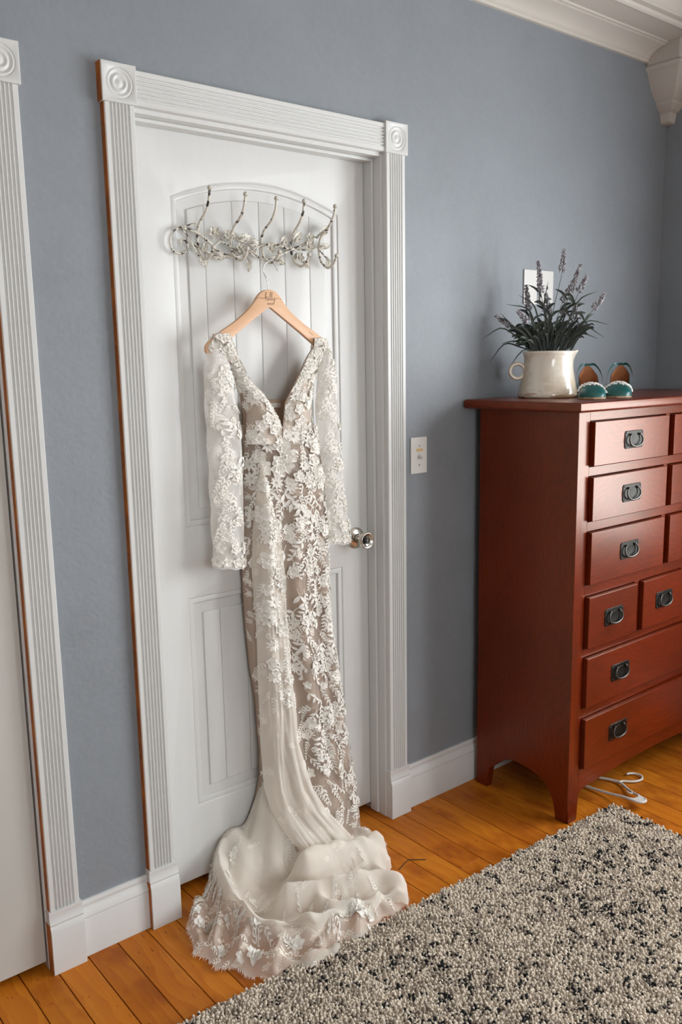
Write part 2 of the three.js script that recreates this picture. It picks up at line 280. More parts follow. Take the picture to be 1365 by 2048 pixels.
function casing(name, label, D, sides, z, raw) {
  const t = structure(name, label, 'door casing');
  const w = 0.0745, T0 = 0.02, top = 2.0565, R = 0.0855;
  const xs = { left: D.x0 - 0.005 - w, right: D.x1 + 0.007 };
  for (const s of sides) {
    const x = xs[s], rx = x + w / 2;
    mesh('fluted_board', extrudeProfile(flutes(w, T0), top - 0.15, 'y').translate(x, 0.15, 0), M.white, t);
    if (s === raw) mesh('raw_edge', uvMetres(box([x - 0.0012, 0.005, 0], [x + 0.0004, top, T0 - 0.0025], 0), 4, false), M.rawWood, t).userData.label = 'bare brown wood edge of the casing';
    mesh('corner_block', rosette(rx, top + R / 2 - 0.0005, R, 0.027), M.white, t);
    if (s === raw) mesh('raw_edge', uvMetres(box([rx - R / 2 - 0.0010, top, 0], [rx - R / 2 + 0.0004, top + R - 0.001, 0.0225], 0), 4), M.rawWood, t).userData.label = 'bare brown wood edge of the corner block';
    const pl = [[0, 0], [0.163, 0], [0.163, 0.0235], [0.158, 0.0245], [0.153, 0.023], [0.148, 0.0225], [0.136, 0.0255], [0.131, 0.0275], [0.127, 0.0255], [0.122, 0.0285], [0.112, 0.0315], [0, 0.0315]];
    mesh('plinth_block', extrudeProfile(pl, w + 0.009, 'x').translate(x - 0.0045, 0, 0), M.white, t);
    if (s === raw) mesh('raw_edge', box([x - 0.0057, 0.002, 0], [x - 0.0043, 0.13, 0.0265], 0), M.rawWood, t).userData.label = 'bare brown wood edge of the plinth block';
  }
  const hx0 = xs.left + w + 0.005, hx1 = xs.right - 0.005;
  mesh('head_board', extrudeProfile(flutes(0.077, T0).map(([a, b]) => [a + top + 0.002, b]), hx1 - hx0, 'x').translate(hx0, 0, 0), M.white, t);
  const j = -0.14;
  mesh('jamb', box([D.x0 - 0.02, 0, j], [D.x0, D.top + 0.02, 0.001], 0.001), M.white, t); mesh('jamb', box([D.x1, 0, j], [D.x1 + 0.02, D.top + 0.02, 0.001], 0.001), M.white, t);
  mesh('head_jamb', box([D.x0, D.top, j], [D.x1, D.top + 0.02, 0.001], 0.001), M.white, t);
  if (z < -0.02) {
    mesh('door_stop', box([D.x0, 0.004, z + 0.001], [D.x0 + 0.009, D.top, z + 0.036], 0.002), M.white, t); mesh('door_stop', box([D.x1 - 0.009, 0.004, z + 0.001], [D.x1, D.top, z + 0.036], 0.002), M.white, t);
    mesh('door_stop', box([D.x0 + 0.009, D.top - 0.009, z + 0.001], [D.x1 - 0.009, D.top, z + 0.036], 0.002), M.white, t);
  }
}
casing('trim_3', 'white fluted casing with bullseye corner blocks round the dress door', DOOR2, ['left', 'right'], -0.065, 'left');
casing('trim_4', 'white fluted casing round the plain flat door', DOOR1, ['left', 'right'], -0.012, 'right');
{
  const bb = structure('baseboard_back', 'white moulded baseboard along the blue wall', 'baseboard');
  for (const [a, b] of [[ROOM.x0, DOOR1.x0 - 0.085], [DOOR1.x1 + 0.086, DOOR2.x0 - 0.084], [DOOR2.x1 + 0.086, ROOM.x1]]) mesh('board', extrudeProfile(BOARD, b - a, 'x').translate(a, 0, 0), M.white, bb);
  const br = structure('baseboard_right', 'white moulded baseboard under the windows', 'baseboard');
  mesh('board', extrudeProfile(BOARD, ROOM.z1 - 0.016, 'x').rotateY(-Math.PI / 2).translate(ROOM.x1, 0, 0.016), M.white, br);
}

/* ------------------------------------------------------------------ doors */
const ZD = -0.065;
{
  const d1 = structure('door_1', 'plain flat cream white door at the wall corner', 'door');
  mesh('slab', box([DOOR1.x0 + 0.003, 0.022, -0.047], [DOOR1.x1 - 0.003, DOOR1.top - 0.004, -0.004], 0.002), M.doorOne, d1);
  const d2 = structure('door_2', 'white arched panel door with grooved planks behind the dress', 'door');
  const x0 = DOOR2.x0 + 0.002, x1 = DOOR2.x1 - 0.003, yb = 0.024, yt = DOOR2.top - 0.004;
  const A = { x0: 0.362, x1: 0.897, y0: 1.042, ys: 1.884, ya: 1.941 }, B = { x0: 0.358, x1: 0.893, y0: 0.245, ys: 0.842, ya: 0.842 };
  const arch = (P, o, C = THREE.Shape) => { const s = new C(); const a0 = P.x0 + o, a1 = P.x1 - o, n = 24; s.moveTo(a0, P.y0 + o); s.lineTo(a1, P.y0 + o); for (let i = 0; i <= n; i++) { const x = lerp(a1, a0, i / n); s.lineTo(x, archY(P, x) - o); } s.closePath(); return s; };
  const archY = (P, x) => { const c = (P.x0 + P.x1) / 2, h = (P.x1 - P.x0) / 2, t = (x - c) / h; return P.ys + (P.ya - P.ys) * (1 - t * t); };
  const slab = new THREE.Shape(); slab.moveTo(x0, yb); slab.lineTo(x1, yb); slab.lineTo(x1, yt); slab.lineTo(x0, yt); slab.closePath(); slab.holes.push(arch(A, 0, THREE.Path), arch(B, 0, THREE.Path));
  const ex = (s, depth, zTop, bs, bt) => { const g = new THREE.ExtrudeGeometry(s, { depth: depth, bevelEnabled: bs > 0, bevelSize: bs, bevelThickness: bt, bevelOffset: -bs, bevelSegments: 3, curveSegments: 8 }); g.translate(0, 0, zTop - depth - bt); return toCreasedNormals(g, 0.7); };
  mesh('frame', ex(slab, 0.03, ZD, 0.005, 0.005), M.white, d2);
  for (const P of [A, B]) {
    const p = P === A ? 'arched_panel' : 'lower_panel'; const gp = new THREE.Group(); gp.name = p; d2.add(gp);
    const ringS = arch(P, -0.002); ringS.holes.push(arch(P, 0.016, THREE.Path)); mesh('moulding', ex(ringS, 0.012, ZD - 0.0025, 0.005, 0.005), M.white, gp);
    const r2 = arch(P, 0.008); r2.holes.push(arch(P, 0.05, THREE.Path)); mesh('recess', ex(r2, 0.01, ZD - 0.009, 0, 0), M.white, gp);
    const gx = [P.x0 + 0.044, 0.456, 0.542, 0.627, 0.711, 0.797, P.x1 - 0.044];
    for (let i = 0; i < gx.length - 1; i++) {
      const s = new THREE.Shape(), a = gx[i], b = gx[i + 1]; s.moveTo(a, P.y0 + 0.044); s.lineTo(b, P.y0 + 0.044); for (let k = 0; k <= 8; k++) { const x = lerp(b, a, k / 8); s.lineTo(x, archY(P, x) - 0.044); } s.closePath();
      mesh('plank', ex(s, 0.01, ZD - 0.0045, 0.0032, 0.003), M.white, gp);
    }
    const back = arch(P, -0.003); mesh('panel_back', ex(back, 0.008, ZD - 0.024, 0, 0), M.white, gp);
  }
  // knob
  const k = new THREE.Group(); k.name = 'door_knob'; d2.add(k); k.position.set(0.948, 0.929, ZD);
  const lat = (pts) => { const g = new THREE.LatheGeometry(pts.map(([r, y]) => new THREE.Vector2(r, y)), 40); g.rotateX(Math.PI / 2); return g; };
  mesh('rose', lat([[0, 0], [0.033, 0], [0.0335, 0.002], [0.032, 0.005], [0.026, 0.008], [0.018, 0.0095], [0.014, 0.01]]), M.nickel, k);
  mesh('knob', lat([[0.0125, 0.008], [0.0118, 0.02], [0.0135, 0.026], [0.019, 0.033], [0.0235, 0.041], [0.0258, 0.05], [0.0262, 0.056], [0.025, 0.0595], [0.0225, 0.0605], [0.02, 0.0585], [0.012, 0.0545], [0.0105, 0.0545]]), M.nickel, k);
  mesh('lock_cylinder', lat([[0.0105, 0.053], [0.0105, 0.0575], [0.0098, 0.0585], [0, 0.0585]]), M.darkMetal, k);
  mesh('keyway', box([-0.0012, -0.006, 0.058], [0.0012, 0.006, 0.0592], 0), M.steel, k);
}

/* ------------------------------------------------------------------ switch and sockets */
{
  const s = thing('light_switch', 'white toggle light switch with a strip of yellowed tape beside the dress door', 'switch', [1.1565, 1.1745, 0]);
  mesh('plate', box([-0.035, -0.0575, 0], [0.035, 0.0575, 0.0055], 0.003, 2), M.plasticWhite, s);
  mesh('toggle_slot', box([-0.005, -0.012, 0.004], [0.005, 0.012, 0.0062], 0.0005), M.whitePlain, s);
  const tg = new RoundedBoxGeometry(0.0075, 0.008, 0.017, 2, 0.002); tg.rotateX(0.5); tg.translate(0, -0.004, 0.0125); mesh('toggle', tg, M.plasticWhite, s);
  mesh('tape', box([-0.012, 0.0125, 0.0055], [0.016, 0.0215, 0.006], 0), std({ color: rgb(0.62, 0.42, 0.17), roughness: 0.5 }), s);
  for (const y of [-0.03, 0.031]) mesh('screw', new THREE.CylinderGeometry(0.003, 0.003, 0.0016, 10).rotateX(Math.PI / 2).translate(0, y, 0.006), M.steel, s);
  const mk = (x, label) => {
    const o = thing('wall_plate', label, 'wall plate', [x, 1.71, 0]);
    mesh('plate', box([-0.035, -0.058, 0], [0.035, 0.058, 0.0055], 0.003, 2), M.plasticWhite, o);
    return o;
  };
  mk(1.69, 'blank white wall plate behind the lavender');
  const o = mk(1.779, 'white wall plate with a small socket behind the lavender');
  mesh('socket', box([-0.006, -0.009, 0.005], [0.006, 0.009, 0.0068], 0.001), M.whitePlain, o); mesh('socket_hole', box([-0.003, -0.005, 0.0065], [0.003, 0.005, 0.0072], 0), M.black, o);
}

/* ------------------------------------------------------------------ dresser */
const TOPY = 1.342;
{
  const d = thing('dresser', 'tall red brown cherry dresser with many drawers and black metal pulls', 'dresser', [1.408, 0, 0.035]);
  const gx = -1.408, gz = -0.035;   // parts below are laid out in room metres and shifted to the dresser's foot
  const L = (g) => g.translate(gx, 0, gz);
  const cherry = (rep) => phys({ map: rep, roughness: 0.31, ior: 1.5, specularColor: rgb(1, 0.72, 0.5), clearcoat: 0.08, clearcoatRoughness: 0.2 });
  const wood = cherry(T.cherry);
  const X0 = 1.408, X1 = 2.378, ZB = 0.035, ZF = 0.42;
  const vert = (g, o = [0, 0]) => uvMetres(g, 1.6, false, o), horiz = (g, o = [0, 0]) => uvMetres(g, 1.6, true, o);
  const side = (x) => {
    const s = new THREE.Shape(); s.moveTo(ZB, 0); s.lineTo(0.082, 0); s.lineTo(0.093, 0.072); s.bezierCurveTo(0.13, 0.1, 0.16, 0.137, 0.2, 0.139); s.bezierCurveTo(0.27, 0.137, 0.32, 0.125, 0.345, 0.095); s.lineTo(0.362, 0.06); s.lineTo(0.374, 0); s.lineTo(ZF - 0.008, 0); s.lineTo(ZF, 0.06); s.lineTo(ZF, 1.312); s.lineTo(ZB, 1.312); s.closePath();
    const g = new THREE.ExtrudeGeometry(s, { depth: 0.026, bevelEnabled: true, bevelSize: 0.0015, bevelThickness: 0.0015, bevelSegments: 1, bevelOffset: -0.0015, curveSegments: 12 });
    g.applyMatrix4(new THREE.Matrix4().set(0, 0, -1, 0, 0, 1, 0, 0, 1, 0, 0, 0, 0, 0, 0, 1)); g.translate(x + 0.026, 0, 0);
    return vert(toCreasedNormals(g, 0.5), [0.3, 0.1]);
  };
  mesh('side_panel', L(side(X0)), wood, d); mesh('side_panel', L(side(X1 - 0.026)), wood, d);
  mesh('carcass', L(box([X0 + 0.026, 0.15, ZB], [X1 - 0.026, 1.31, ZF - 0.02], 0)), wood, d);
  // top board with rounded edge
  const ts = new THREE.Shape(); const a0 = 1.366, a1 = X1 + 0.04, b0 = 0.022, b1 = 0.452; ts.moveTo(a0, -b0); ts.lineTo(a1, -b0); ts.lineTo(a1, -b1); ts.lineTo(a0, -b1); ts.closePath();
  const tg = new THREE.ExtrudeGeometry(ts, { depth: 0.012, bevelEnabled: true, bevelSize: 0.011, bevelThickness: 0.009, bevelSegments: 5 }); tg.rotateX(-Math.PI / 2); tg.translate(0, TOPY - 0.021, 0);
  mesh('top', L(horiz(toCreasedNormals(tg, 0.6))), wood, d);
  const fr = (name, lo, hi, isV) => mesh(name, L((isV ? vert : horiz)(box(lo, hi, 0.0012), [rnd(), rnd()])), wood, d);
  // front legs taper
  for (const s of [0, 1]) {
    const sh = new THREE.Shape(); const q = [[0, 1.312], [0.054, 1.312], [0.054, 0.17], [0.062, 0.125], [0.074, 0.098], [0.054, 0.085], [0.047, 0.0], [0.006, 0.0], [0, 0.05]]; q.forEach(([x, y], i) => { const xx = s ? X1 - x : X0 + x; i ? sh.lineTo(xx, y) : sh.moveTo(xx, y); }); sh.closePath();
    const g = new THREE.ExtrudeGeometry(sh, { depth: 0.02, bevelEnabled: false }); g.translate(0, 0, ZF - 0.0205); mesh('front_leg', L(vert(toCreasedNormals(g, 0.4), [rnd(), rnd()])), wood, d);
  }
  const IX0 = X0 + 0.054, IX1 = X1 - 0.054, zf0 = ZF - 0.02;
  for (const [ya, yb] of [[1.283, 1.312], [1.116, 1.144], [0.946, 0.975], [0.742, 0.776], [0.545, 0.571], [0.343, 0.376]]) fr('rail', [IX0, ya, zf0], [IX1, yb, ZF], false);
  const ap = new THREE.Shape(); ap.moveTo(IX0, 0.171); ap.lineTo(IX0, 0.1); ap.bezierCurveTo(IX0 + 0.1, 0.1, IX0 + 0.2, 0.118, (IX0 + IX1) / 2, 0.118); ap.bezierCurveTo(IX1 - 0.2, 0.118, IX1 - 0.1, 0.1, IX1, 0.1); ap.lineTo(IX1, 0.171); ap.closePath();
  const ag = new THREE.ExtrudeGeometry(ap, { depth: 0.02, bevelEnabled: false, curveSegments: 12 }); ag.translate(0, 0, zf0); mesh('apron', L(horiz(toCreasedNormals(ag, 0.4))), wood, d);
  const mid = (X0 + X1) / 2; for (const [ya, yb] of [[1.144, 1.283], [0.975, 1.116], [0.776, 0.946]]) fr('stile', [mid - 0.012, ya, zf0], [mid + 0.012, yb, ZF], true);
  const w3 = (IX1 - IX0) / 3; for (const k of [1, 2]) fr('stile', [IX0 + k * w3 - 0.0135, 0.571, zf0], [IX0 + k * w3 + 0.0135, 0.742, ZF], true);
  // pulls
  const plate = () => { const s = new THREE.Shape(), w = 0.049, h = 0.0262, n = 0.004; s.moveTo(-w + n, -h); s.lineTo(w - n, -h); s.quadraticCurveTo(w - n, -h + n, w, -h + n); s.lineTo(w, h - n); s.quadraticCurveTo(w - n, h - n, w - n, h); s.lineTo(-w + n, h); s.quadraticCurveTo(-w + n, h - n, -w, h - n); s.lineTo(-w, -h + n); s.quadraticCurveTo(-w + n, -h + n, -w + n, -h); const g = new THREE.ExtrudeGeometry(s, { depth: 0.0015, bevelEnabled: true, bevelSize: 0.0012, bevelThickness: 0.0012, bevelSegments: 1 }); return toCreasedNormals(g, 0.5); };
  const plateG = plate();
  const dishG = (() => { const g = new THREE.LatheGeometry([[0, 0.003], [0.018, 0.003], [0.0205, 0.0045], [0.0215, 0.0032]].map(q => new THREE.Vector2(...q)), 28); g.rotateX(Math.PI / 2); g.scale(1.15, 0.85, 1); g.translate(0, -0.002, 0); return g; })();
  const bailG = (() => { const p = [-1, 1].flatMap(s => { const h = [[0.0245, 0.0155, 0.007], [0.0325, 0.009, 0.009], [0.036, -0.001, 0.0105], [0.031, -0.0125, 0.0115], [0.017, -0.0195, 0.012]].map(q => [s * q[0], q[1], q[2]]); return s < 0 ? [...h, [0, -0.0215, 0.0122]] : h.reverse(); }).map(q => V3(...q)); return tube(p, (t) => 0.0022 + 0.0014 * Math.sin(Math.PI * t), 36, 8); })();
  const postG = merge([-1, 1].map(s => ball(V3(s * 0.0245, 0.0155, 0.007), 0.0042, 10, 8)).concat([-1, 1].flatMap(s => [-1, 1].map(q => ball(V3(s * 0.043, q * 0.0205, 0.0028), 0.0022, 8, 6)))));
  const pull = (parent, x, y, z) => { const h = new THREE.Group(); h.name = 'pull'; h.position.set(x, y, z); parent.add(h); h.userData.label = 'black metal pull with hanging bail'; mesh('back_plate', merge([plateG, dishG]), M.darkMetal, h); mesh('bail', bailG, M.bailMetal, h); mesh('rivets', postG, M.bailMetal, h); };
  const drawer = (xa, xb, ya, yb, hs) => {
    const s = new THREE.Group(); s.name = 'drawer'; d.add(s);
    const i = 0.0045; const g = box([xa + i, ya + 0.003, ZF - 0.03], [xb - i, yb - 0.003, ZF + 0.0155], 0.0022, 2);
    mesh('drawer_front', L(horiz(g, [rnd(), rnd()])), wood, s);
    for (const x of hs) pullFix(s, x, (ya + yb) / 2 + 0.002);
  };
  const pullFix = (s, x, y) => { // pulls stay at the third level: plate, bail and rivets in one mesh group of two materials
    mesh('pull', plateG.clone().translate(x + gx, y, ZF + 0.0155 + gz), M.darkMetal, s).userData.label = 'black metal pull plate';
    mesh('pull_dish', dishG.clone().translate(x + gx, y, ZF + 0.0155 + gz), M.darkMetal, s);
    mesh('pull_bail', merge([bailG, postG]).translate(x + gx, y, ZF + 0.0155 + gz), M.bailMetal, s);
  };
  for (const [ya, yb] of [[1.144, 1.283], [0.975, 1.116], [0.776, 0.946]]) { drawer(IX0, mid - 0.012, ya, yb, [(IX0 + mid - 0.012) / 2]); drawer(mid + 0.012, IX1, ya, yb, [(IX1 + mid + 0.012) / 2]); }
  for (let k = 0; k < 3; k++) { const a = IX0 + k * w3 + (k ? 0.0135 : 0), b = IX0 + (k + 1) * w3 - (k < 2 ? 0.0135 : 0); drawer(a, b, 0.571, 0.742, [(a + b) / 2]); }
  for (const [ya, yb] of [[0.376, 0.545], [0.171, 0.343]]) drawer(IX0, IX1, ya, yb, [1.647, X0 + X1 - 1.647]);
}

/* ------------------------------------------------------------------ jug */
const JUG = V3(1.588, TOPY, 0.165), TURN = Math.atan2(-0.6323, 0.7746);   // local +x along the picture's right
{
  const j = thing('jug', 'cream glazed stoneware jug with ring handle holding the lavender', 'jug', [JUG.x, JUG.y, JUG.z], TURN);
  const stain = dataTex(256, 256, (u, v) => { const n = fbm(u * 10, v * 5, 4, 10, 5), sp = vnoise(u * 90, v * 60, 90, 60); let c = mixc([226, 216, 200], [212, 196, 172], smooth(0.4, 0.7, n)); const rim = smooth(0.2, 0.03, v + (n - 0.5) * 0.1); c = mixc(c, [150, 112, 74], rim * smooth(0.3, 0.62, fbm(u * 26, v * 30, 3, 26, 30)) * 0.7); return mixc(c, [150, 120, 90], smooth(0.95, 0.99, sp) * 0.5); });
  const glaze = phys({ map: stain, roughness: 0.3, clearcoat: 0.9, clearcoatRoughness: 0.06 });
  const prof = [[0, 0.003], [0.088, 0.0], [0.094, 0.002], [0.0965, 0.007], [0.0965, 0.014], [0.0945, 0.022], [0.09, 0.04], [0.0855, 0.06], [0.0818, 0.08], [0.0793, 0.1], [0.0782, 0.12], [0.079, 0.132], [0.0812, 0.139], [0.0835, 0.144], [0.083, 0.1485], [0.08, 0.15], [0.077, 0.1485], [0.0755, 0.14], [0.074, 0.12], [0.075, 0.1], [0.08, 0.06], [0.086, 0.02], [0, 0.012]];
  const g = new THREE.LatheGeometry(prof.map(q => new THREE.Vector2(...q)), 72); const p = g.attributes.position, uv = g.attributes.uv;
  for (let i = 0; i < p.count; i++) {
    let x = p.getX(i), y = p.getY(i), z = p.getZ(i); const a = Math.atan2(z, x); const sp = Math.exp(-a * a / 0.06) * smooth(0.1, 0.15, y);
    x += 0.013 * sp; y += 0.004 * sp; p.setXYZ(i, x, y, z); uv.setY(i, y / 0.155);
  }
  g.computeVertexNormals(); mesh('body', g, glaze, j);
  const h = new THREE.TorusGeometry(0.0235, 0.0068, 14, 36); h.translate(-0.1005, 0.087, 0); mesh('handle', h, glaze, j);
}
/* ------------------------------------------------------------------ lavender */
{
  const b = thing('lavender_bunch', 'bunch of lavender with grey lilac spikes and dark leaves in the cream jug', 'plant', [JUG.x, TOPY, JUG.z], TURN);
  const K = 0.194 / 380;   // metres for one step of the plant sketch
  const at = (x, y, z) => V3((x - 513) * K, (1000 - y) * K, z);
  const leafM = [[0.018, 0.026, 0.018], [0.03, 0.042, 0.026], [0.012, 0.017, 0.014]].map(c => std({ color: rgb(...c), roughness: 0.6 }));
  const stemM = std({ color: rgb(0.04, 0.055, 0.03), roughness: 0.7 });
  const budM = [[0.34, 0.32, 0.34], [0.48, 0.46, 0.47], [0.22, 0.195, 0.225]].map(c => std({ color: rgb(...c), roughness: 0.8 }));
  const blade = (pts, w, fold = 0.25) => {
    const c = new THREE.CatmullRomCurve3(pts); const n = 10, pos = [], idx = [];
    for (let i = 0; i <= n; i++) { const t = i / n, q = c.getPoint(t), d = c.getTangent(t); const side = V3(0, 0, 1).cross(d); const ax = side.lengthSq() > 0.01 ? side.normalize() : V3(1, 0, 0); const up = d.clone().cross(ax).normalize(); const ww = w * Math.pow(Math.sin(Math.PI * clamp(t * 0.94 + 0.05, 0, 1)), 0.7); for (const s of [-1, 0, 1]) { const v = q.clone().addScaledVector(ax, s * ww).addScaledVector(up, Math.abs(s) * ww * fold); pos.push(v.x, v.y, v.z); } if (i < n) for (const k of [0, 1]) { const a = i * 3 + k; idx.push(a, a + 1, a + 3, a + 1, a + 4, a + 3); } }
    const g = new THREE.BufferGeometry(); g.setAttribute('position', new THREE.Float32BufferAttribute(pos, 3)); g.setIndex(idx); g.computeVertexNormals(); return g;
  };
  const spikes = [[410, 160, 432, 350], [382, 285, 402, 445], [580, 88, 573, 225], [710, 172, 640, 350], [748, 240, 698, 342], [838, 360, 765, 455], [488, 345, 520, 478], [178, 476, 275, 545], [286, 458, 352, 525], [690, 412, 680, 505], [632, 425, 612, 478], [655, 300, 610, 400]];
  for (const [tx, ty, bx, by] of spikes) {
    const z = rr(-0.05, 0.06), root = at(513 + rr(-70, 70), 760, rr(-0.03, 0.03)), base = at(bx, by, z), tip = at(tx, ty, z + rr(-0.01, 0.01));
    const mid = root.clone().lerp(base, 0.55).add(V3(0, 0.012, 0));
    const s = mesh('stem', tube([root, mid, base, tip], (t) => lerp(0.0016, 0.0006, t), 24, 6), stemM, b);
    const parts = [[], [], []]; const n = Math.round(base.distanceTo(tip) / 0.0042);
    for (let i = 0; i < n; i++) {
      const t = i / n, q = base.clone().lerp(tip, t), dir = tip.clone().sub(base).normalize(); const m = 6;
      for (let k = 0; k < m; k++) { const a = rr(0, 6.28), r = lerp(0.0105, 0.0035, t) * rr(0.6, 1.1); const g = new THREE.SphereGeometry(1, 5, 4); g.scale(0.0024, 0.0042, 0.0024); const e1 = V3(0, 0, 1).cross(dir).normalize(), e2 = dir.clone().cross(e1); const o = e1.multiplyScalar(Math.cos(a)).addScaledVector(e2, Math.sin(a)); const qt = new THREE.Quaternion().setFromUnitVectors(V3(0, 1, 0), dir.clone().multiplyScalar(0.8).add(o).normalize()); g.applyQuaternion(qt); g.translate(q.x + o.x * r, q.y + o.y * r + 0.001, q.z + o.z * r); parts[Math.floor(rnd() * 3)].push(g); }
    }
    parts.forEach((pp, i) => pp.length && mesh('flower_spike', merge(pp), budM[i], s));
    for (let k = 0; k < 5; k++) { const t = rr(0.2, 0.95), q = root.clone().lerp(base, t); const sgn = rnd() < 0.5 ? -1 : 1, l = rr(0.03, 0.055), zz = rr(-0.02, 0.02); mesh('leaf', blade([q, q.clone().add(V3(sgn * l * 0.4, l * 0.55, zz * 0.5)), q.clone().add(V3(sgn * l * 0.9, l * rr(0.5, 0.85), zz))], rr(0.0032, 0.0052)), leafM[Math.floor(rnd() * 3)], b); }
  }
  // long thin leaves that reach out of the bunch
  for (const [x, y, mx, my] of [[80, 626, 200, 560], [135, 778, 240, 655], [248, 798, 330, 700], [305, 358, 400, 420], [248, 408, 390, 440], [795, 345, 690, 390], [918, 546, 780, 520], [895, 628, 760, 555], [838, 634, 730, 600], [212, 460, 290, 540], [482, 282, 460, 420], [215, 655, 300, 640]]) {
    const z = rr(-0.05, 0.05); mesh('leaf', blade([at(513 + (mx - 513) * 0.25, 715, z * 0.4), at(lerp(mx, 513, 0.35), lerp(my, 715, 0.4), z * 0.7), at(mx, my, z), at(x, y, z)], 0.0026, 0.15), leafM[Math.floor(rnd() * 3)], b);
  }
  for (let k = 0; k < 150; k++) {
    const a = rr(-1, 1), r0 = at(513 + a * 120 + rr(-20, 20), rr(690, 725), rr(-0.045, 0.045)); const L = rr(0.045, 0.115), lean = a * 0.75 + rr(-0.35, 0.35), zz = rr(-0.035, 0.045);
    const tip = r0.clone().add(V3(Math.sin(lean) * L, Math.cos(lean) * L, zz)), mid = r0.clone().lerp(tip, 0.55).add(V3(-Math.sin(lean) * 0.006, 0.012, 0));
    mesh('leaf', blade([r0, mid, tip, tip.clone().add(V3(Math.sin(lean) * 0.014, -0.006, 0.002))], rr(0.0022, 0.0042)), leafM[Math.floor(rnd() * 3)], b);
  }
  const soil = new THREE.CylinderGeometry(0.0745, 0.0735, 0.02, 32); soil.translate(0, 0.125, 0); mesh('base_foam', soil, std({ color: rgb(0.02, 0.022, 0.016), roughness: 1 }), b);
}

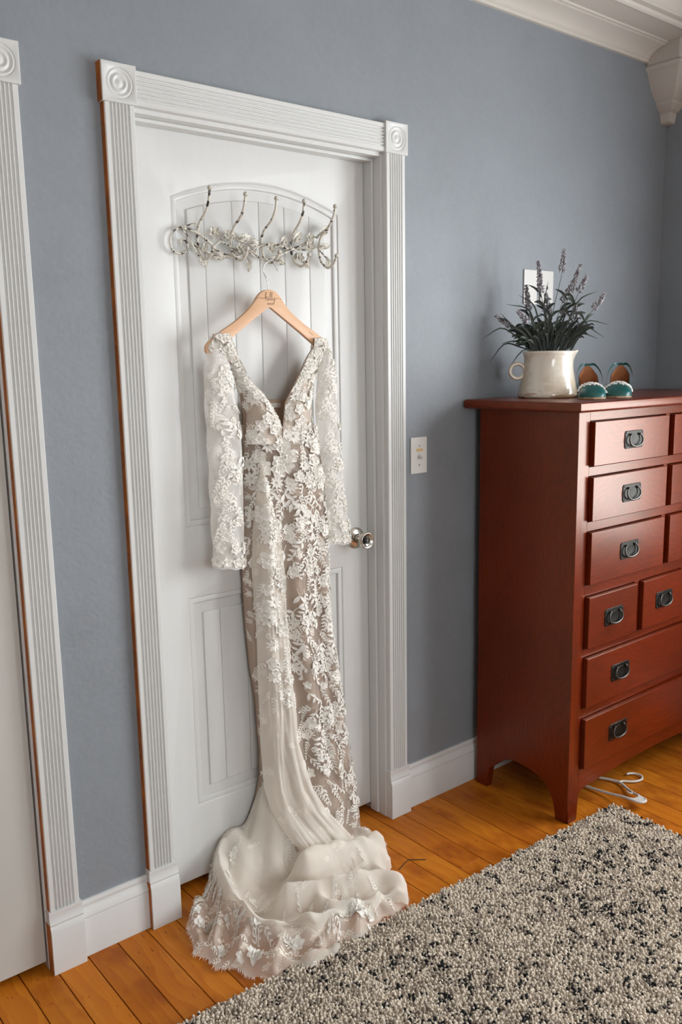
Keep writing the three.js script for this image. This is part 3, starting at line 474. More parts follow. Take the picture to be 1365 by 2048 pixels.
/* ------------------------------------------------------------------ shoes */
{
  const satin = phys({ color: rgb(0.004, 0.085, 0.08), roughness: 0.32, sheen: 0.6, sheenColor: rgb(0.1, 0.5, 0.45), sheenRoughness: 0.4, side: THREE.DoubleSide }), lining = std({ color: rgb(0.36, 0.13, 0.045), roughness: 0.7 }), soleM = std({ color: rgb(0.42, 0.26, 0.14), roughness: 0.6 }), gem = phys({ color: rgb(0.82, 0.8, 0.76), roughness: 0.2, clearcoat: 1 });
  const half = table([[-0.115, 0.006], [-0.108, 0.02], [-0.09, 0.028], [-0.06, 0.0285], [-0.02, 0.029], [0.03, 0.036], [0.07, 0.0415], [0.095, 0.0385], [0.112, 0.028], [0.122, 0.012], [0.125, 0.002]]);
  const shoe = (label, pos, turn, mir) => {
    const s = thing('shoe', label, 'shoe', pos, turn, { group: 'pair of green satin shoes' });
    const out = new THREE.Shape(); const zs = []; for (let i = 0; i <= 40; i++) zs.push(-0.115 + 0.24 * i / 40); zs.forEach((z, i) => i ? out.lineTo(half(z), -z) : out.moveTo(half(z), -z)); zs.slice().reverse().forEach(z => out.lineTo(-half(z), -z)); out.closePath();
    const sg = new THREE.ExtrudeGeometry(out, { depth: 0.004, bevelEnabled: true, bevelSize: 0.001, bevelThickness: 0.001, bevelSegments: 1 }); sg.rotateX(-Math.PI / 2); sg.translate(0, 0.001, 0); mesh('sole', sg, soleM, s);
    const ig = new THREE.ShapeGeometry(out); ig.rotateX(-Math.PI / 2); ig.scale(0.95, 1, 0.97); ig.translate(0, 0.0075, 0); mesh('insole', ig, lining, s);
    // closed toe: domed vamp that rises towards its throat
    const throat = (t) => 0.028 + 0.026 * Math.pow(Math.abs(2 * t - 1), 2);
    const vamp = (off) => grid(28, 18, (u, v) => { const z0 = throat(u), z = lerp(0.1245, z0, Math.pow(v, 0.8)); const th = Math.PI * u; const w = half(z) + 0.0012 - off, hgt = (0.012 + 0.03 * Math.pow(smooth(0.128, 0.03, z), 0.6)) * Math.pow(clamp((0.1246 - z) / 0.012, 0, 1), 0.5) - off; return V3(-Math.cos(th) * w, 0.005 + Math.pow(Math.sin(th), 0.62) * hgt, z); });
    mesh('toe_upper', vamp(0), satin, s);
    // heel counter, brown inside
    const back = (off, k) => grid(40, 8, (u, v) => { const a = lerp(-1, 1, u), zz = lerp(-0.0, -0.114, 1 - Math.pow(Math.abs(a), 1.8)); const sx = Math.sign(a) * (Math.abs(a) > 0.5 ? 1.12 : 1.12 * Math.pow(Math.abs(a) * 2, 0.6)); const z = Math.abs(a) > 0.5 ? lerp(-0.085, 0.0, (Math.abs(a) - 0.5) * 2) : lerp(-0.114, -0.085, Math.pow(Math.abs(a) * 2, 2)); const x = sx * (half(-0.085) - off); const top = 0.016 + 0.08 * Math.pow(1 - Math.abs(a), 0.78); return V3(x * (1 - 0.1 * v * (1 - Math.abs(a))), 0.005 + v * top, z + off * (1 - Math.abs(a)) * 1.0 + 0.008 * v * (1 - Math.abs(a))); });
    mesh('heel_counter', back(0, 0), satin, s);
    const hl = mesh('heel_lining', back(0.0016, 0), lining, s); hl.userData.label = 'brown leather lining';
    const band = (pts, w) => { const c = new THREE.CatmullRomCurve3(pts.map(q => V3(q[0] * mir, q[1], q[2]))); return merge([0, 1].map(k => grid(40, 1, (u, v) => { const q = c.getPoint(u); return V3(q.x, q.y + (v - 0.5) * w, q.z + k * 0.0012); }))); };
    mesh('strap', band([[0.032, 0.016, 0.0], [0.04, 0.045, -0.02], [0.037, 0.08, -0.06], [0.018, 0.105, -0.1], [0, 0.101, -0.11], [-0.018, 0.104, -0.1], [-0.037, 0.078, -0.06], [-0.04, 0.045, -0.02], [-0.032, 0.014, 0.0]], 0.0075), satin, s);
    mesh('strap_loop', box([-0.006, 0.092, -0.116], [0.006, 0.108, -0.106], 0.001), satin, s);
    const gl = []; for (let i = 0; i < 130; i++) { const t = lerp(0.04, 0.96, i / 129), z = throat(t) + rr(0.0, 0.036) * (0.5 + 0.6 * Math.sin(Math.PI * t)), th = Math.PI * t, w = half(z) + 0.002, hg = 0.012 + 0.03 * Math.pow(smooth(0.128, 0.03, z), 0.6); const g = new THREE.IcosahedronGeometry(rr(0.0024, 0.0048), 0); g.scale(1, 0.7, 1.3); g.rotateY(rr(0, 3)); g.translate(-Math.cos(th) * w, 0.007 + Math.pow(Math.sin(th), 0.62) * hg, z); gl.push(g); }
    mesh('jewel_trim', merge(gl), gem, s);
  };
  const a = px(1186, 796, 'y', TOPY + 0.001), dirCam = Math.atan2(-0.75 - 1.66, 1.96 - 0.3);
  const s1 = px(1189, 770, 'z', 0.30), s2 = px(1247, 770, 'z', 0.327);
  shoe('green satin shoe with jewelled toe standing beside the cream jug', [s1.x, TOPY, 0.285], dirCam + 0.1, 1);
  shoe('green satin shoe with jewelled toe, the one away from the cream jug', [s2.x, TOPY, 0.312], dirCam - 0.06, -1);
}

/* ------------------------------------------------------------------ plastic hanger and hair pin on the floor */
{
  const o = V3(1.70, 0, 0.42); const h = thing('plastic_hanger', 'white plastic clothes hanger on the floor half under the dresser', 'hanger', [o.x, 0, o.z]);
  const P = (x, z, y = 0.007) => V3(x - o.x, y, z - o.z);
  mesh('frame_bar', tube([P(1.655, 0.12), P(1.657, 0.316), P(1.657, 0.40, 0.015), P(1.652, 0.47, 0.029), P(1.65, 0.515, 0.033), P(1.662, 0.532, 0.033), P(1.684, 0.527, 0.031), P(1.702, 0.485, 0.025), P(1.735, 0.43, 0.012), P(1.765, 0.375, 0.008), P(1.758, 0.34), P(1.743, 0.303), P(1.7, 0.13)], 0.0046, 90, 8), M.plasticWhite, h);
  const web = new THREE.Shape(); [[1.6525, 0.48], [1.651, 0.52], [1.662, 0.531], [1.683, 0.526], [1.7, 0.49], [1.68, 0.5], [1.664, 0.496]].forEach(([x, z], i) => i ? web.lineTo(x - o.x, -(z - o.z)) : web.moveTo(x - o.x, -(z - o.z))); const wg = new THREE.ExtrudeGeometry(web, { depth: 0.004, bevelEnabled: false }); wg.rotateX(-Math.PI / 2); wg.translate(0, 0.029, 0); mesh('web', wg, M.plasticWhite, h);
  mesh('hook', tube([P(1.763, 0.372), P(1.781, 0.377), P(1.807, 0.403), P(1.83, 0.413), P(1.85, 0.412), P(1.866, 0.397), P(1.865, 0.376), P(1.852, 0.362), P(1.838, 0.357)], 0.004, 50, 8), M.plasticWhite, h);
  mesh('strap_notch', tube([P(1.72, 0.452, 0.02), P(1.708, 0.462, 0.02), P(1.703, 0.452, 0.021), P(1.706, 0.444, 0.022)], 0.0028, 16, 6), M.plasticWhite, h);
  const pin = tube([V3(0.832, 0.0015, 0.252), V3(0.884, 0.0016, 0.2345), V3(0.886, 0.0016, 0.2345), V3(0.927, 0.0015, 0.2665)].map(q => q.sub(V3(0.88, 0, 0.25))), 0.0011, 40, 6);
  const hp = mesh('hair_pin', pin, M.black); hp.position.set(0.88, 0, 0.25); tag(hp, 'thin dark bent hair pin lying on the floor boards', 'hair pin');
}

/* ------------------------------------------------------------------ rug */
{
  const R = { cx: 1.60, cz: 0.462, a: -0.045 };   // far corner and turn of the rug
  const r = thing('rug', 'shaggy cream and black flecked rug on the board floor', 'rug', [R.cx, 0, R.cz], R.a);
  const W = 2.2, D = 1.9;
  mesh('backing', box([-W, 0, 0], [0, 0.009, D], 0.003), std({ color: rgb(0.5, 0.45, 0.39), roughness: 1 }), r);
  const strand = (x, z, lean, dir, h, w) => { const c = new THREE.CatmullRomCurve3([V3(x, 0, z), V3(x + Math.cos(dir) * lean * 0.4, h * 0.6, z + Math.sin(dir) * lean * 0.4), V3(x + Math.cos(dir) * lean, h, z + Math.sin(dir) * lean)]); const g = new THREE.TubeGeometry(c, 3, w, 5, false); const cap = new THREE.SphereGeometry(w, 5, 3); const e = c.getPoint(1); cap.translate(e.x, e.y, e.z); return merge([g, cap]); };
  const tuft = merge([[0.0012, 0, 0.004, 0.3, 0.0135, 0.0034], [-0.0022, 0.0022, 0.0045, 2.4, 0.0125, 0.0033], [-0.001, -0.0028, 0.0045, 4.5, 0.012, 0.0033]].map(a => strand(...a)));
  const tg = mergeVertices(tuft, 1e-6); tg.computeVertexNormals();
  const step = 0.0076, nx = Math.floor(W / step), nz = Math.floor(D / step), n = nx * nz; const im = new THREE.InstancedMesh(tg, std({ color: 0xffffff, roughness: 0.95 }), n);
  const m = new THREE.Matrix4(), q = new THREE.Quaternion(), e = new THREE.Euler(), col = new THREE.Color(); let k = 0;
  for (let i = 0; i < nx; i++) for (let j = 0; j < nz; j++) {
    const x = -(i + 0.5) * step + rr(-0.003, 0.003), z = (j + 0.5) * step + rr(-0.003, 0.003); e.set(rr(-0.4, 0.4), rr(0, 6.28), rr(-0.4, 0.4)); q.setFromEuler(e); const s = rr(0.8, 1.2);
    m.compose(V3(x, 0.006, z), q, V3(s, s * rr(0.75, 1.15), s)); im.setMatrixAt(k, m);
    const c = fbm(x * 120 + 190, z * 120 + 131, 2), patch = fbm(x * 4 + 40, z * 4 + 13, 2), p = rnd();
    if (c * 0.55 + p * 0.45 > 0.715 - (patch - 0.5) * 0.14) col.setRGB(0.012, 0.012, 0.014); else if (p < 0.24) col.setRGB(0.36, 0.3, 0.24); else { const b = rr(0.85, 1.1); col.setRGB(0.68 * b, 0.59 * b, 0.48 * b); }
    im.setColorAt(k, col); k++;
  }
  im.name = 'pile'; im.castShadow = im.receiveShadow = true; im.userData.kind = 'stuff'; r.add(im);
}

/* ------------------------------------------------------------------ hook rack on the door */
const zoomA = (x, y) => [320 + x / 3.592, 350 + y / 3.592];   // a sheet of photo coordinates used for the rack
{
  const base = px(...zoomA(700, 540), 'z', ZD + 0.012);
  const r = thing('hook_rack', 'distressed white metal coat rack of five hooks on leafy vines', 'coat rack', [base.x, base.y, ZD]);
  const loc = (p) => p.sub(V3(base.x, base.y, ZD));
  const onDoor = (x, y, dz = 0.014) => loc(px(...zoomA(x, y), 'z', ZD + dz));
  const hooks = [
    [272, [[358, 90], [352, 170], [330, 260], [290, 330], [272, 390], [270, 470], [285, 550], [318, 598], [345, 600], [372, 565], [384, 520]]],
    [512, [[616, 137], [608, 210], [585, 290], [540, 360], [513, 430], [511, 510], [530, 580], [568, 613], [600, 602], [622, 565], [628, 528]]],
    [730, [[838, 168], [832, 240], [805, 320], [755, 390], [731, 450], [732, 530], [750, 598], [785, 630], [828, 612], [850, 582], [860, 553]]],
    [942, [[1037, 187], [1030, 260], [1010, 330], [965, 410], [943, 470], [944, 550], [965, 620], [1008, 655], [1040, 645], [1062, 610], [1073, 573]]],
    [1145, [[1260, 225], [1250, 290], [1215, 370], [1162, 440], [1145, 500], [1149, 590], [1175, 645], [1210, 668], [1245, 642], [1262, 610], [1270, 580]]]];
  for (const [sx, pts] of hooks) {
    const sp = px(...zoomA(sx, pts[5][1] - 30), 'z', ZD + 0.012);
    const P = pts.map(([x, y]) => { const q = px(...zoomA(x, y), 'x', sp.x); q.z = Math.max(q.z, ZD + 0.008); return loc(q); });
    const h = mesh('hook', tube(P, 0.0034, 60, 8), M.shabby, r);
    mesh('knob', merge([ball(P[0], 0.0062), ball(P[P.length - 1], 0.0062)]), M.shabby, h);
  }
  const vine = (pts, rad) => mesh('vine', tube(pts.map(([x, y, d]) => onDoor(x, y, d)), rad, 70, 7), M.shabby, r);
  vine([[150, 375], [95, 405], [72, 465], [92, 540], [148, 566], [190, 540], [198, 500], [178, 466], [150, 466], [147, 494]], 0.0028);
  vine([[150, 375], [260, 410], [345, 475], [430, 552], [520, 588], [620, 570], [720, 512], [830, 495], [930, 530], [1040, 500], [1130, 445], [1200, 385]], 0.0036);
  vine([[240, 500], [330, 545], [420, 592], [520, 560], [600, 540], [660, 562], [750, 602], [850, 578], [960, 540], [1100, 535], [1222, 510]], 0.003);
  vine([[150, 375, 0.018], [215, 465, 0.02], [262, 555, 0.02], [300, 605, 0.02]], 0.0026);
  vine([[150, 375], [255, 348]], 0.0022); vine([[385, 520, 0.018], [480, 430, 0.02]], 0.0022); vine([[440, 480, 0.02], [520, 520, 0.02], [560, 545, 0.02]], 0.002);
  vine([[660, 540, 0.018], [700, 520, 0.018], [760, 500, 0.018], [850, 510, 0.02], [880, 460, 0.022]], 0.0022); vine([[1000, 520, 0.02], [1060, 470, 0.02], [1100, 430, 0.02]], 0.0022); vine([[1150, 540, 0.018], [1195, 595, 0.018]], 0.0022);
  const leafG = (L, w) => grid(10, 12, (u, v) => { const s = 2 * u - 1, ww = w * Math.pow(Math.sin(Math.PI * clamp(v * 0.97 + 0.015, 0, 1)), 0.8); return V3(s * ww, v * L, 0.004 * Math.abs(s) + 0.006 * Math.sin(v * 3.1) - Math.abs(s) * 0.001); });
  const leaf = (x0, y0, x1, y1, w = 0.012) => { const a = onDoor(x0, y0, 0.016), b = onDoor(x1, y1, 0.02); const L = a.distanceTo(b); const g = merge([leafG(L, w), leafG(L, w * 0.98).translate(0, 0, -0.0012)]); const m = mesh('leaf', g, M.shabby, r); m.position.copy(a); m.rotation.z = Math.atan2(b.y - a.y, b.x - a.x) - Math.PI / 2; mesh('midrib', tube([V3(0, 0, 0.003), V3(0, L * 0.5, 0.0085), V3(0, L * 0.95, 0.004)], 0.0009, 10, 5), M.shabby, m); };
  for (const a of [[285, 575, 332, 664], [545, 458, 665, 450], [635, 485, 715, 500], [372, 570, 465, 598], [625, 585, 640, 695, 0.009], [862, 510, 905, 440, 0.011], [950, 485, 1015, 412], [1140, 435, 1210, 368], [1130, 515, 1222, 512, 0.009], [825, 610, 900, 632], [1020, 620, 1078, 668, 0.01], [1190, 585, 1212, 678, 0.01], [480, 480, 545, 410, 0.009], [700, 590, 640, 540, 0.008], [1005, 560, 960, 600, 0.009], [330, 480, 300, 560, 0.008], [580, 510, 540, 560, 0.009]]) leaf(...a);
  const flower = (x, y, R) => {
    const c = onDoor(x, y, 0.024); const f = new THREE.Group(); f.name = 'flower'; f.position.copy(c); f.rotation.z = rr(0, 1); r.add(f);
    for (let k = 0; k < 5; k++) { const g = grid(8, 8, (u, v) => { const s = 2 * u - 1, w = R * 0.42 * Math.pow(Math.sin(Math.PI * clamp(v * 0.86 + 0.09, 0, 1)), 0.6); return V3(s * w, v * R, R * (0.38 * v * v + 0.16 * s * s)); }); const m = mesh('petal', g, M.shabby, f); m.rotation.z = k * Math.PI * 0.4; }
    mesh('flower_centre', ball(V3(0, 0, R * 0.16), R * 0.2), M.shabby, f);
  };
  for (const a of [[385, 415, 0.0165], [487, 428, 0.013], [575, 522, 0.014], [612, 540, 0.012], [795, 525, 0.0155], [1075, 448, 0.0135], [1072, 512, 0.0165], [1000, 592, 0.014]]) flower(...a);
}

/* ------------------------------------------------------------------ wooden hanger */
const HX = 0.608, HZ = -0.008;
{
  const h = thing('wooden_hanger', 'light wooden dress hanger with an engraved name hung from the coat rack', 'hanger', [HX, 1.5, HZ]);
  const s = new THREE.Shape(); const Y = (y) => y - 1.5;
  s.moveTo(0, Y(1.662)); s.bezierCurveTo(0.024, Y(1.661), 0.036, Y(1.646), 0.045, Y(1.632)); s.bezierCurveTo(0.06, Y(1.612), 0.08, Y(1.597), 0.11, Y(1.577)); s.bezierCurveTo(0.15, Y(1.552), 0.185, Y(1.537), 0.199, Y(1.516)); s.bezierCurveTo(0.203, Y(1.505), 0.2, Y(1.494), 0.19, Y(1.494)); s.bezierCurveTo(0.17, Y(1.5), 0.14, Y(1.523), 0.1, Y(1.551)); s.lineTo(0.004, Y(1.615)); s.lineTo(-0.004, Y(1.615));
  s.lineTo(-0.1, Y(1.551)); s.bezierCurveTo(-0.14, Y(1.523), -0.17, Y(1.5), -0.19, Y(1.494)); s.bezierCurveTo(-0.2, Y(1.494), -0.203, Y(1.505), -0.199, Y(1.516)); s.bezierCurveTo(-0.185, Y(1.537), -0.15, Y(1.552), -0.11, Y(1.577)); s.bezierCurveTo(-0.08, Y(1.597), -0.06, Y(1.612), -0.045, Y(1.632)); s.bezierCurveTo(-0.036, Y(1.646), -0.024, Y(1.661), 0, Y(1.662));
  const g = new THREE.ExtrudeGeometry(s, { depth: 0.009, bevelEnabled: true, bevelSize: 0.0018, bevelThickness: 0.0018, bevelSegments: 2, bevelOffset: -0.0018, curveSegments: 14 }); g.translate(0, 0, -0.0045);
  const gg = toCreasedNormals(g, 0.6), p = gg.attributes.position, uv = gg.attributes.uv; for (let i = 0; i < p.count; i++) uv.setXY(i, (p.getX(i) + 0.21) / 0.42, (p.getY(i) + 0.02) / 0.21);
  const tex = canvasTex(2048, 1024, (c, w, hh) => {
    c.fillStyle = 'rgb(222,178,140)'; c.fillRect(0, 0, w, hh);
    for (let i = 0; i < 900; i++) { c.strokeStyle = rnd() < 0.5 ? `rgba(196,140,98,${rr(0.05, 0.22)})` : `rgba(238,204,170,${rr(0.05, 0.2)})`; c.lineWidth = rr(1, 3); const y = rr(0, hh), x = rr(-300, w); c.beginPath(); c.moveTo(x, y); c.bezierCurveTo(x + 150, y + rr(-12, 12), x + 300, y + rr(-14, 14), x + rr(350, 700), y + rr(-10, 10)); c.stroke(); }
    const mx = w / 2, S = w / 0.42, py = (yy) => hh - (yy - 1.5 + 0.02) / 0.21 * hh, fy = (0.42 / 0.21) * hh / w;   // canvas pixels for one metre: S
    // the engraved name, in a looping hand
    c.strokeStyle = 'rgb(74,40,20)'; c.lineCap = 'round'; c.lineJoin = 'round';
    const o = [mx - 66, py(1.6385)]; const path = (pts, lw) => { c.lineWidth = lw; c.beginPath(); pts.forEach((q, i) => { if (i === 0) c.moveTo(o[0] + q[0], o[1] + q[1]); else if (q.length === 6) c.bezierCurveTo(o[0] + q[0], o[1] + q[1], o[0] + q[2], o[1] + q[3], o[0] + q[4], o[1] + q[5]); else c.lineTo(o[0] + q[0], o[1] + q[1]); }); c.stroke(); };
    path([[-72, -6], [-50, 10, -10, 4, 2, -20], [20, -60, 26, -84, 14, -80], [2, -72, 4, -20, 4, 26]], 5.5);      // k, upright
    path([[4, 4], [8, -22, 26, -34, 30, -20], [30, -8, 16, -4, 10, 0], [20, 6, 24, 28, 36, 22]], 5.5);             // k, arm and leg
    path([[36, 22], [56, 10, 60, -12, 50, -14], [40, -12, 38, 18, 52, 20], [60, 20, 66, 10, 70, 0]], 5.5);         // e
    path([[70, 0], [86, -40, 92, -80, 82, -82], [72, -80, 70, 10, 80, 20], [86, 24, 92, 10, 96, 0]], 5.5);         // l
    path([[96, 0], [110, -40, 116, -80, 106, -82], [96, -80, 94, 10, 104, 20], [110, 24, 116, 10, 120, 0]], 5.5);   // l
    path([[120, -14], [118, 10, 126, 20, 134, 14], [142, 8, 146, -8, 146, -16], [148, 20, 144, 62, 132, 66], [120, 66, 122, 44, 140, 26], [156, 10, 170, -6, 188, -8]], 5.5);   // y
    path([[-72, -6], [-100, -16, -112, 2, -130, 2], [-150, 4, -160, -4, -172, -8]], 3.5); path([[188, -8], [214, -10, 226, 6, 246, 4], [262, 2, 276, -4, 296, -10]], 3.5);   // the swash on either side
    c.fillStyle = 'rgb(96,58,32)'; c.font = 'bold 34px sans-serif'; c.textAlign = 'center'; c.fillText('BRIDE', mx + 12, py(1.6225));
    c.save(); c.translate(mx + 0.136 * S, py(1.5465)); c.rotate(0.56); c.font = 'bold 26px sans-serif'; c.fillText('8.18.21', 0, 0); c.restore();
  });
  mesh('body', gg, std({ map: tex, roughness: 0.5 }), h);
  const HP = (x, y, dz = 0) => { const q = px(...zoomA(x, y), 'z', HZ + dz); return q.sub(V3(HX, 1.5, HZ)); };
  mesh('hook', tube([HP(779, 850), HP(777, 790), HP(763, 735), HP(745, 695), HP(744, 665), HP(758, 636), HP(788, 623), HP(816, 634), HP(834, 660), HP(848, 690)], 0.0016, 60, 7), M.steel, h);
}

/* ------------------------------------------------------------------ wedding dress */
{
  const O = V3(0.6, 0, 0); const dress = thing('wedding_dress', 'ivory lace wedding dress with long sleeves and a train hung on the door', 'dress', [O.x, 0, 0]);
  const W = (u, v, z) => px(u, v, 'z', z).sub(O);
  // fabrics: embroidered net, drawn as thread on net
  const laceTex = (ground, n, sd) => canvasTex(1024, 1024, (c, w) => {
    seed = sd; const g = Math.round(ground * 255); c.fillStyle = `rgb(${g},${g},${g})`; c.fillRect(0, 0, w, w);
    c.strokeStyle = `rgba(255,255,255,${0.1})`; c.lineWidth = 1; for (let i = 0; i < 1024; i += 8) { c.beginPath(); c.moveTo(i, 0); c.lineTo(i, 1024); c.stroke(); c.beginPath(); c.moveTo(0, i); c.lineTo(1024, i); c.stroke(); }
    const wrap = (f) => { for (const dx of [-w, 0, w]) for (const dy of [-w, 0, w]) { c.save(); c.translate(dx, dy); f(); c.restore(); } };
    const leaf = (x, y, a, L, q) => { c.save(); c.translate(x, y); c.rotate(a); c.beginPath(); c.moveTo(0, 0); c.quadraticCurveTo(L * 0.5, -q, L, 0); c.quadraticCurveTo(L * 0.5, q, 0, 0); c.fill(); c.restore(); };
    for (let k = 0; k < n; k++) {
      const x = rr(0, w), y = rr(0, w), a = rr(0, 6.28), kind = rnd(), S = rr(0.8, 1.3), br = 200 + Math.floor(rr(0, 55));
      wrap(() => {
        c.fillStyle = `rgb(${br},${br},${br})`; c.strokeStyle = c.fillStyle; c.lineWidth = 4;
        if (kind < 0.4) { for (let i = 0; i < 5; i++) { c.beginPath(); c.ellipse(x + Math.cos(a + i * 1.2566) * 24 * S, y + Math.sin(a + i * 1.2566) * 24 * S, 21 * S, 16 * S, a + i * 1.2566, 0, 6.3); c.fill(); } }
        else { const L = 150 * S; c.beginPath(); c.moveTo(x, y); c.quadraticCurveTo(x + Math.cos(a + 0.3) * L * 0.5, y + Math.sin(a + 0.3) * L * 0.5, x + Math.cos(a) * L, y + Math.sin(a) * L); c.stroke(); for (let i = 1; i < 6; i++) { const t = i / 6, qx = x + Math.cos(a + 0.3 * (1 - t)) * L * t, qy = y + Math.sin(a + 0.3 * (1 - t)) * L * t; leaf(qx, qy, a + 0.8, 44 * S, 13 * S); leaf(qx, qy, a - 0.8, 44 * S, 13 * S); } leaf(x + Math.cos(a) * L, y + Math.sin(a) * L, a, 48 * S, 14 * S); }
      });
    }
  }, false);
  const save = seed; const A1 = laceTex(0.56, 52, 5), A2 = laceTex(0.74, 12, 6), A3 = laceTex(0.18, 34, 7), A4 = laceTex(0.55, 40, 8); seed = save;
  const cloth = (c, alpha, o = {}) => phys({ color: rgb(...c), roughness: 0.85, alphaMap: alpha, transparent: true, side: THREE.DoubleSide, sheen: 0.4, sheenColor: rgb(0.9, 0.88, 0.85), sheenRoughness: 0.5, ...o });
  const F = {
    sleeve: cloth([0.92, 0.895, 0.85], A1, { transmission: 0.3, thickness: 0 }), overlay: cloth([0.95, 0.89, 0.8], A2, { transmission: 0.3, thickness: 0 }), skirt: cloth([0.9, 0.84, 0.76], A3), train: cloth([0.94, 0.86, 0.75], A4, { transmission: 0.25, thickness: 0 }),
    lining: phys({ color: rgb(0.43, 0.29, 0.2), roughness: 0.9, transmission: 0.25, thickness: 0, side: THREE.DoubleSide }),
    back: std({ color: rgb(0.5, 0.38, 0.29), roughness: 0.95, side: THREE.DoubleSide }),
    lace: phys({ color: rgb(0.94, 0.91, 0.85), roughness: 0.8, transmission: 0.2, thickness: 0, sheen: 0.4, sheenColor: rgb(1, 1, 1), sheenRoughness: 0.4, side: THREE.DoubleSide }),
    pearl: phys({ color: rgb(0.8, 0.76, 0.68), roughness: 0.25, clearcoat: 1 }),
  };
  const TILE = 0.24;
  // a hanging sheet between two edges given at photo heights
  const edges = (Ls, Rs, zl, zr) => { const l = table(Ls), r = table(Rs); return { L: (v) => W(l(v), v, zl(v)), R: (v) => W(r(v), v, zr(v)) }; };
  class Surf {
    constructor(P, flipN = 1) { this.P = P; this.f = flipN; }
    frame(s, r) { const e = 0.004, p = this.P(s, r), a = this.P(Math.min(s + e, 1), r).sub(this.P(Math.max(s - e, 0), r)), b = this.P(s, Math.min(r + e, 1)).sub(this.P(s, Math.max(r - e, 0))); const ls = a.length() / (Math.min(s + e, 1) - Math.max(s - e, 0)), lr = b.length() / (Math.min(r + e, 1) - Math.max(r - e, 0)); const n = b.clone().cross(a).normalize().multiplyScalar(this.f); return { p, n, ls, lr }; }
    mesh(nu, nv, uvW, uvL) { return grid(nu, nv, (u, v) => this.P(u, v), (u, v) => [u * uvW / TILE, v * uvL / TILE]); }
  }
  /* ---- appliqué shapes, flat in (a, b) with relief c, size 1 = 1 m */
  const proto = {};
  const build = (quads) => { const pos = [], idx = []; for (const { n, m, f } of quads) { const o = pos.length / 3; for (let j = 0; j <= m; j++) for (let i = 0; i <= n; i++) pos.push(...f(i / n, j / m)); for (let j = 0; j < m; j++) for (let i = 0; i < n; i++) { const a = o + j * (n + 1) + i; idx.push(a, a + 1, a + n + 1, a + 1, a + n + 2, a + n + 1); } } return { pos, idx }; };
  const petal = (ang, r0, len, wid, lift, pw = 0.6) => ({ n: 5, m: 5, f: (u, v) => { const s = 2 * u - 1, ww = wid * Math.pow(Math.sin(Math.PI * clamp(v * 0.8 + 0.13, 0, 1)), pw), x = s * ww, y = r0 + v * len * (1 - 0.12 * s * s); return [x * Math.cos(ang) - y * Math.sin(ang), x * Math.sin(ang) + y * Math.cos(ang), 0.04 + lift * (v * 0.7 + 0.9 * s * s * v)]; } });
  proto.blossom = build([...[0, 1, 2, 3, 4].map(k => petal(k * 1.2566, 0.06, 0.44, 0.212, 0.22, 0.48)), ...[0, 1, 2, 3, 4].map(k => { const p = petal(k * 1.2566 + 0.6, 0.05, 0.22, 0.105, 0.24, 0.5); const f = p.f; p.f = (u, v) => { const q = f(u, v); q[2] += 0.08; return q; }; return p; })]);
  proto.daisy = build([...Array(9).keys()].map(k => petal(k * 0.698, 0.08, 0.42, 0.1, 0.16, 0.8)));
  const leafQ = (x, y, ang, len, wid) => ({ n: 2, m: 4, f: (u, v) => { const s = 2 * u - 1, ww = wid * Math.sin(Math.PI * clamp(v * 0.96 + 0.02, 0, 1)), a = s * ww, b = v * len; return [x + a * Math.cos(ang) - b * Math.sin(ang), y + a * Math.sin(ang) + b * Math.cos(ang), 0.02 + 0.05 * Math.abs(s) + 0.08 * Math.sin(v * 3)]; } });
  const sprig = (n, curl, L) => { const q = []; const pt = (t) => [curl * t * t * 0.5, -t]; q.push({ n: 1, m: 8, f: (u, v) => { const [x, y] = pt(v); return [x + (u - 0.5) * 0.02, y, 0.03]; } }); for (let i = 1; i <= n; i++) { const t = i / (n + 0.6), [x, y] = pt(t), d = Math.PI - curl * t; const k = L * (1 - 0.45 * t); q.push(leafQ(x, y, d + 0.72, k, k * 0.2)); q.push(leafQ(x, y, d - 0.72, k, k * 0.2)); } const [x, y] = pt(0.97); q.push(leafQ(x, y, Math.PI - curl, L * 0.6, L * 0.17)); return build(q); };
  proto.sprigA = sprig(4, 0.4, 0.34); proto.sprigB = sprig(4, -0.4, 0.34); proto.sprigC = sprig(3, 0.8, 0.42); proto.sprigD = sprig(6, 0.1, 0.24);
  const apply = (p, surf, s0, r0, ang, size, lift = 0.0012) => {
    const F0 = surf.frame(s0, r0), pos = []; const ca = Math.cos(ang), sa = Math.sin(ang);
    for (let i = 0; i < p.pos.length; i += 3) {
      const a = (p.pos[i] * ca - p.pos[i + 1] * sa) * size, b = (p.pos[i] * sa + p.pos[i + 1] * ca) * size;
      const s = clamp(s0 + a / F0.ls, 0.004, 0.996), r = clamp(r0 - b / F0.lr, 0.002, 0.999); const f = surf.frame(s, r); const q = f.p.addScaledVector(f.n, lift + p.pos[i + 2] * size * 0.42); pos.push(q.x, q.y, q.z);
    }
    const g = new THREE.BufferGeometry(); g.setAttribute('position', new THREE.Float32BufferAttribute(pos, 3)); g.setIndex(p.idx); g.computeVertexNormals(); return g;
  };
  let nFlower = 0, nSprig = 0; const loose = [];
  const put = (parent, kind, surf, s, r, ang, size, lift) => {
    const g = apply(proto[kind], surf, s, r, ang, size, lift); const isF = kind === 'blossom' || kind === 'daisy';
    if (isF ? nFlower++ < 290 : nSprig++ < 290) {
      const m = mesh(isF ? 'lace_flower' : 'lace_sprig', g, F.lace, parent);
      void m;
    } else loose.push(g);
    if (isF) { const f = surf.frame(s, r); const R = size * 0.07; for (const k of [0]) { const b = new THREE.SphereGeometry(R, 8, 6); b.translate(f.p.x + f.n.x * (0.0015 + size * 0.05), f.p.y + f.n.y * (0.0015 + size * 0.05), f.p.z + f.n.z * (0.0015 + size * 0.05)); pearls.push(b); } }
  };
  const pearls = [];

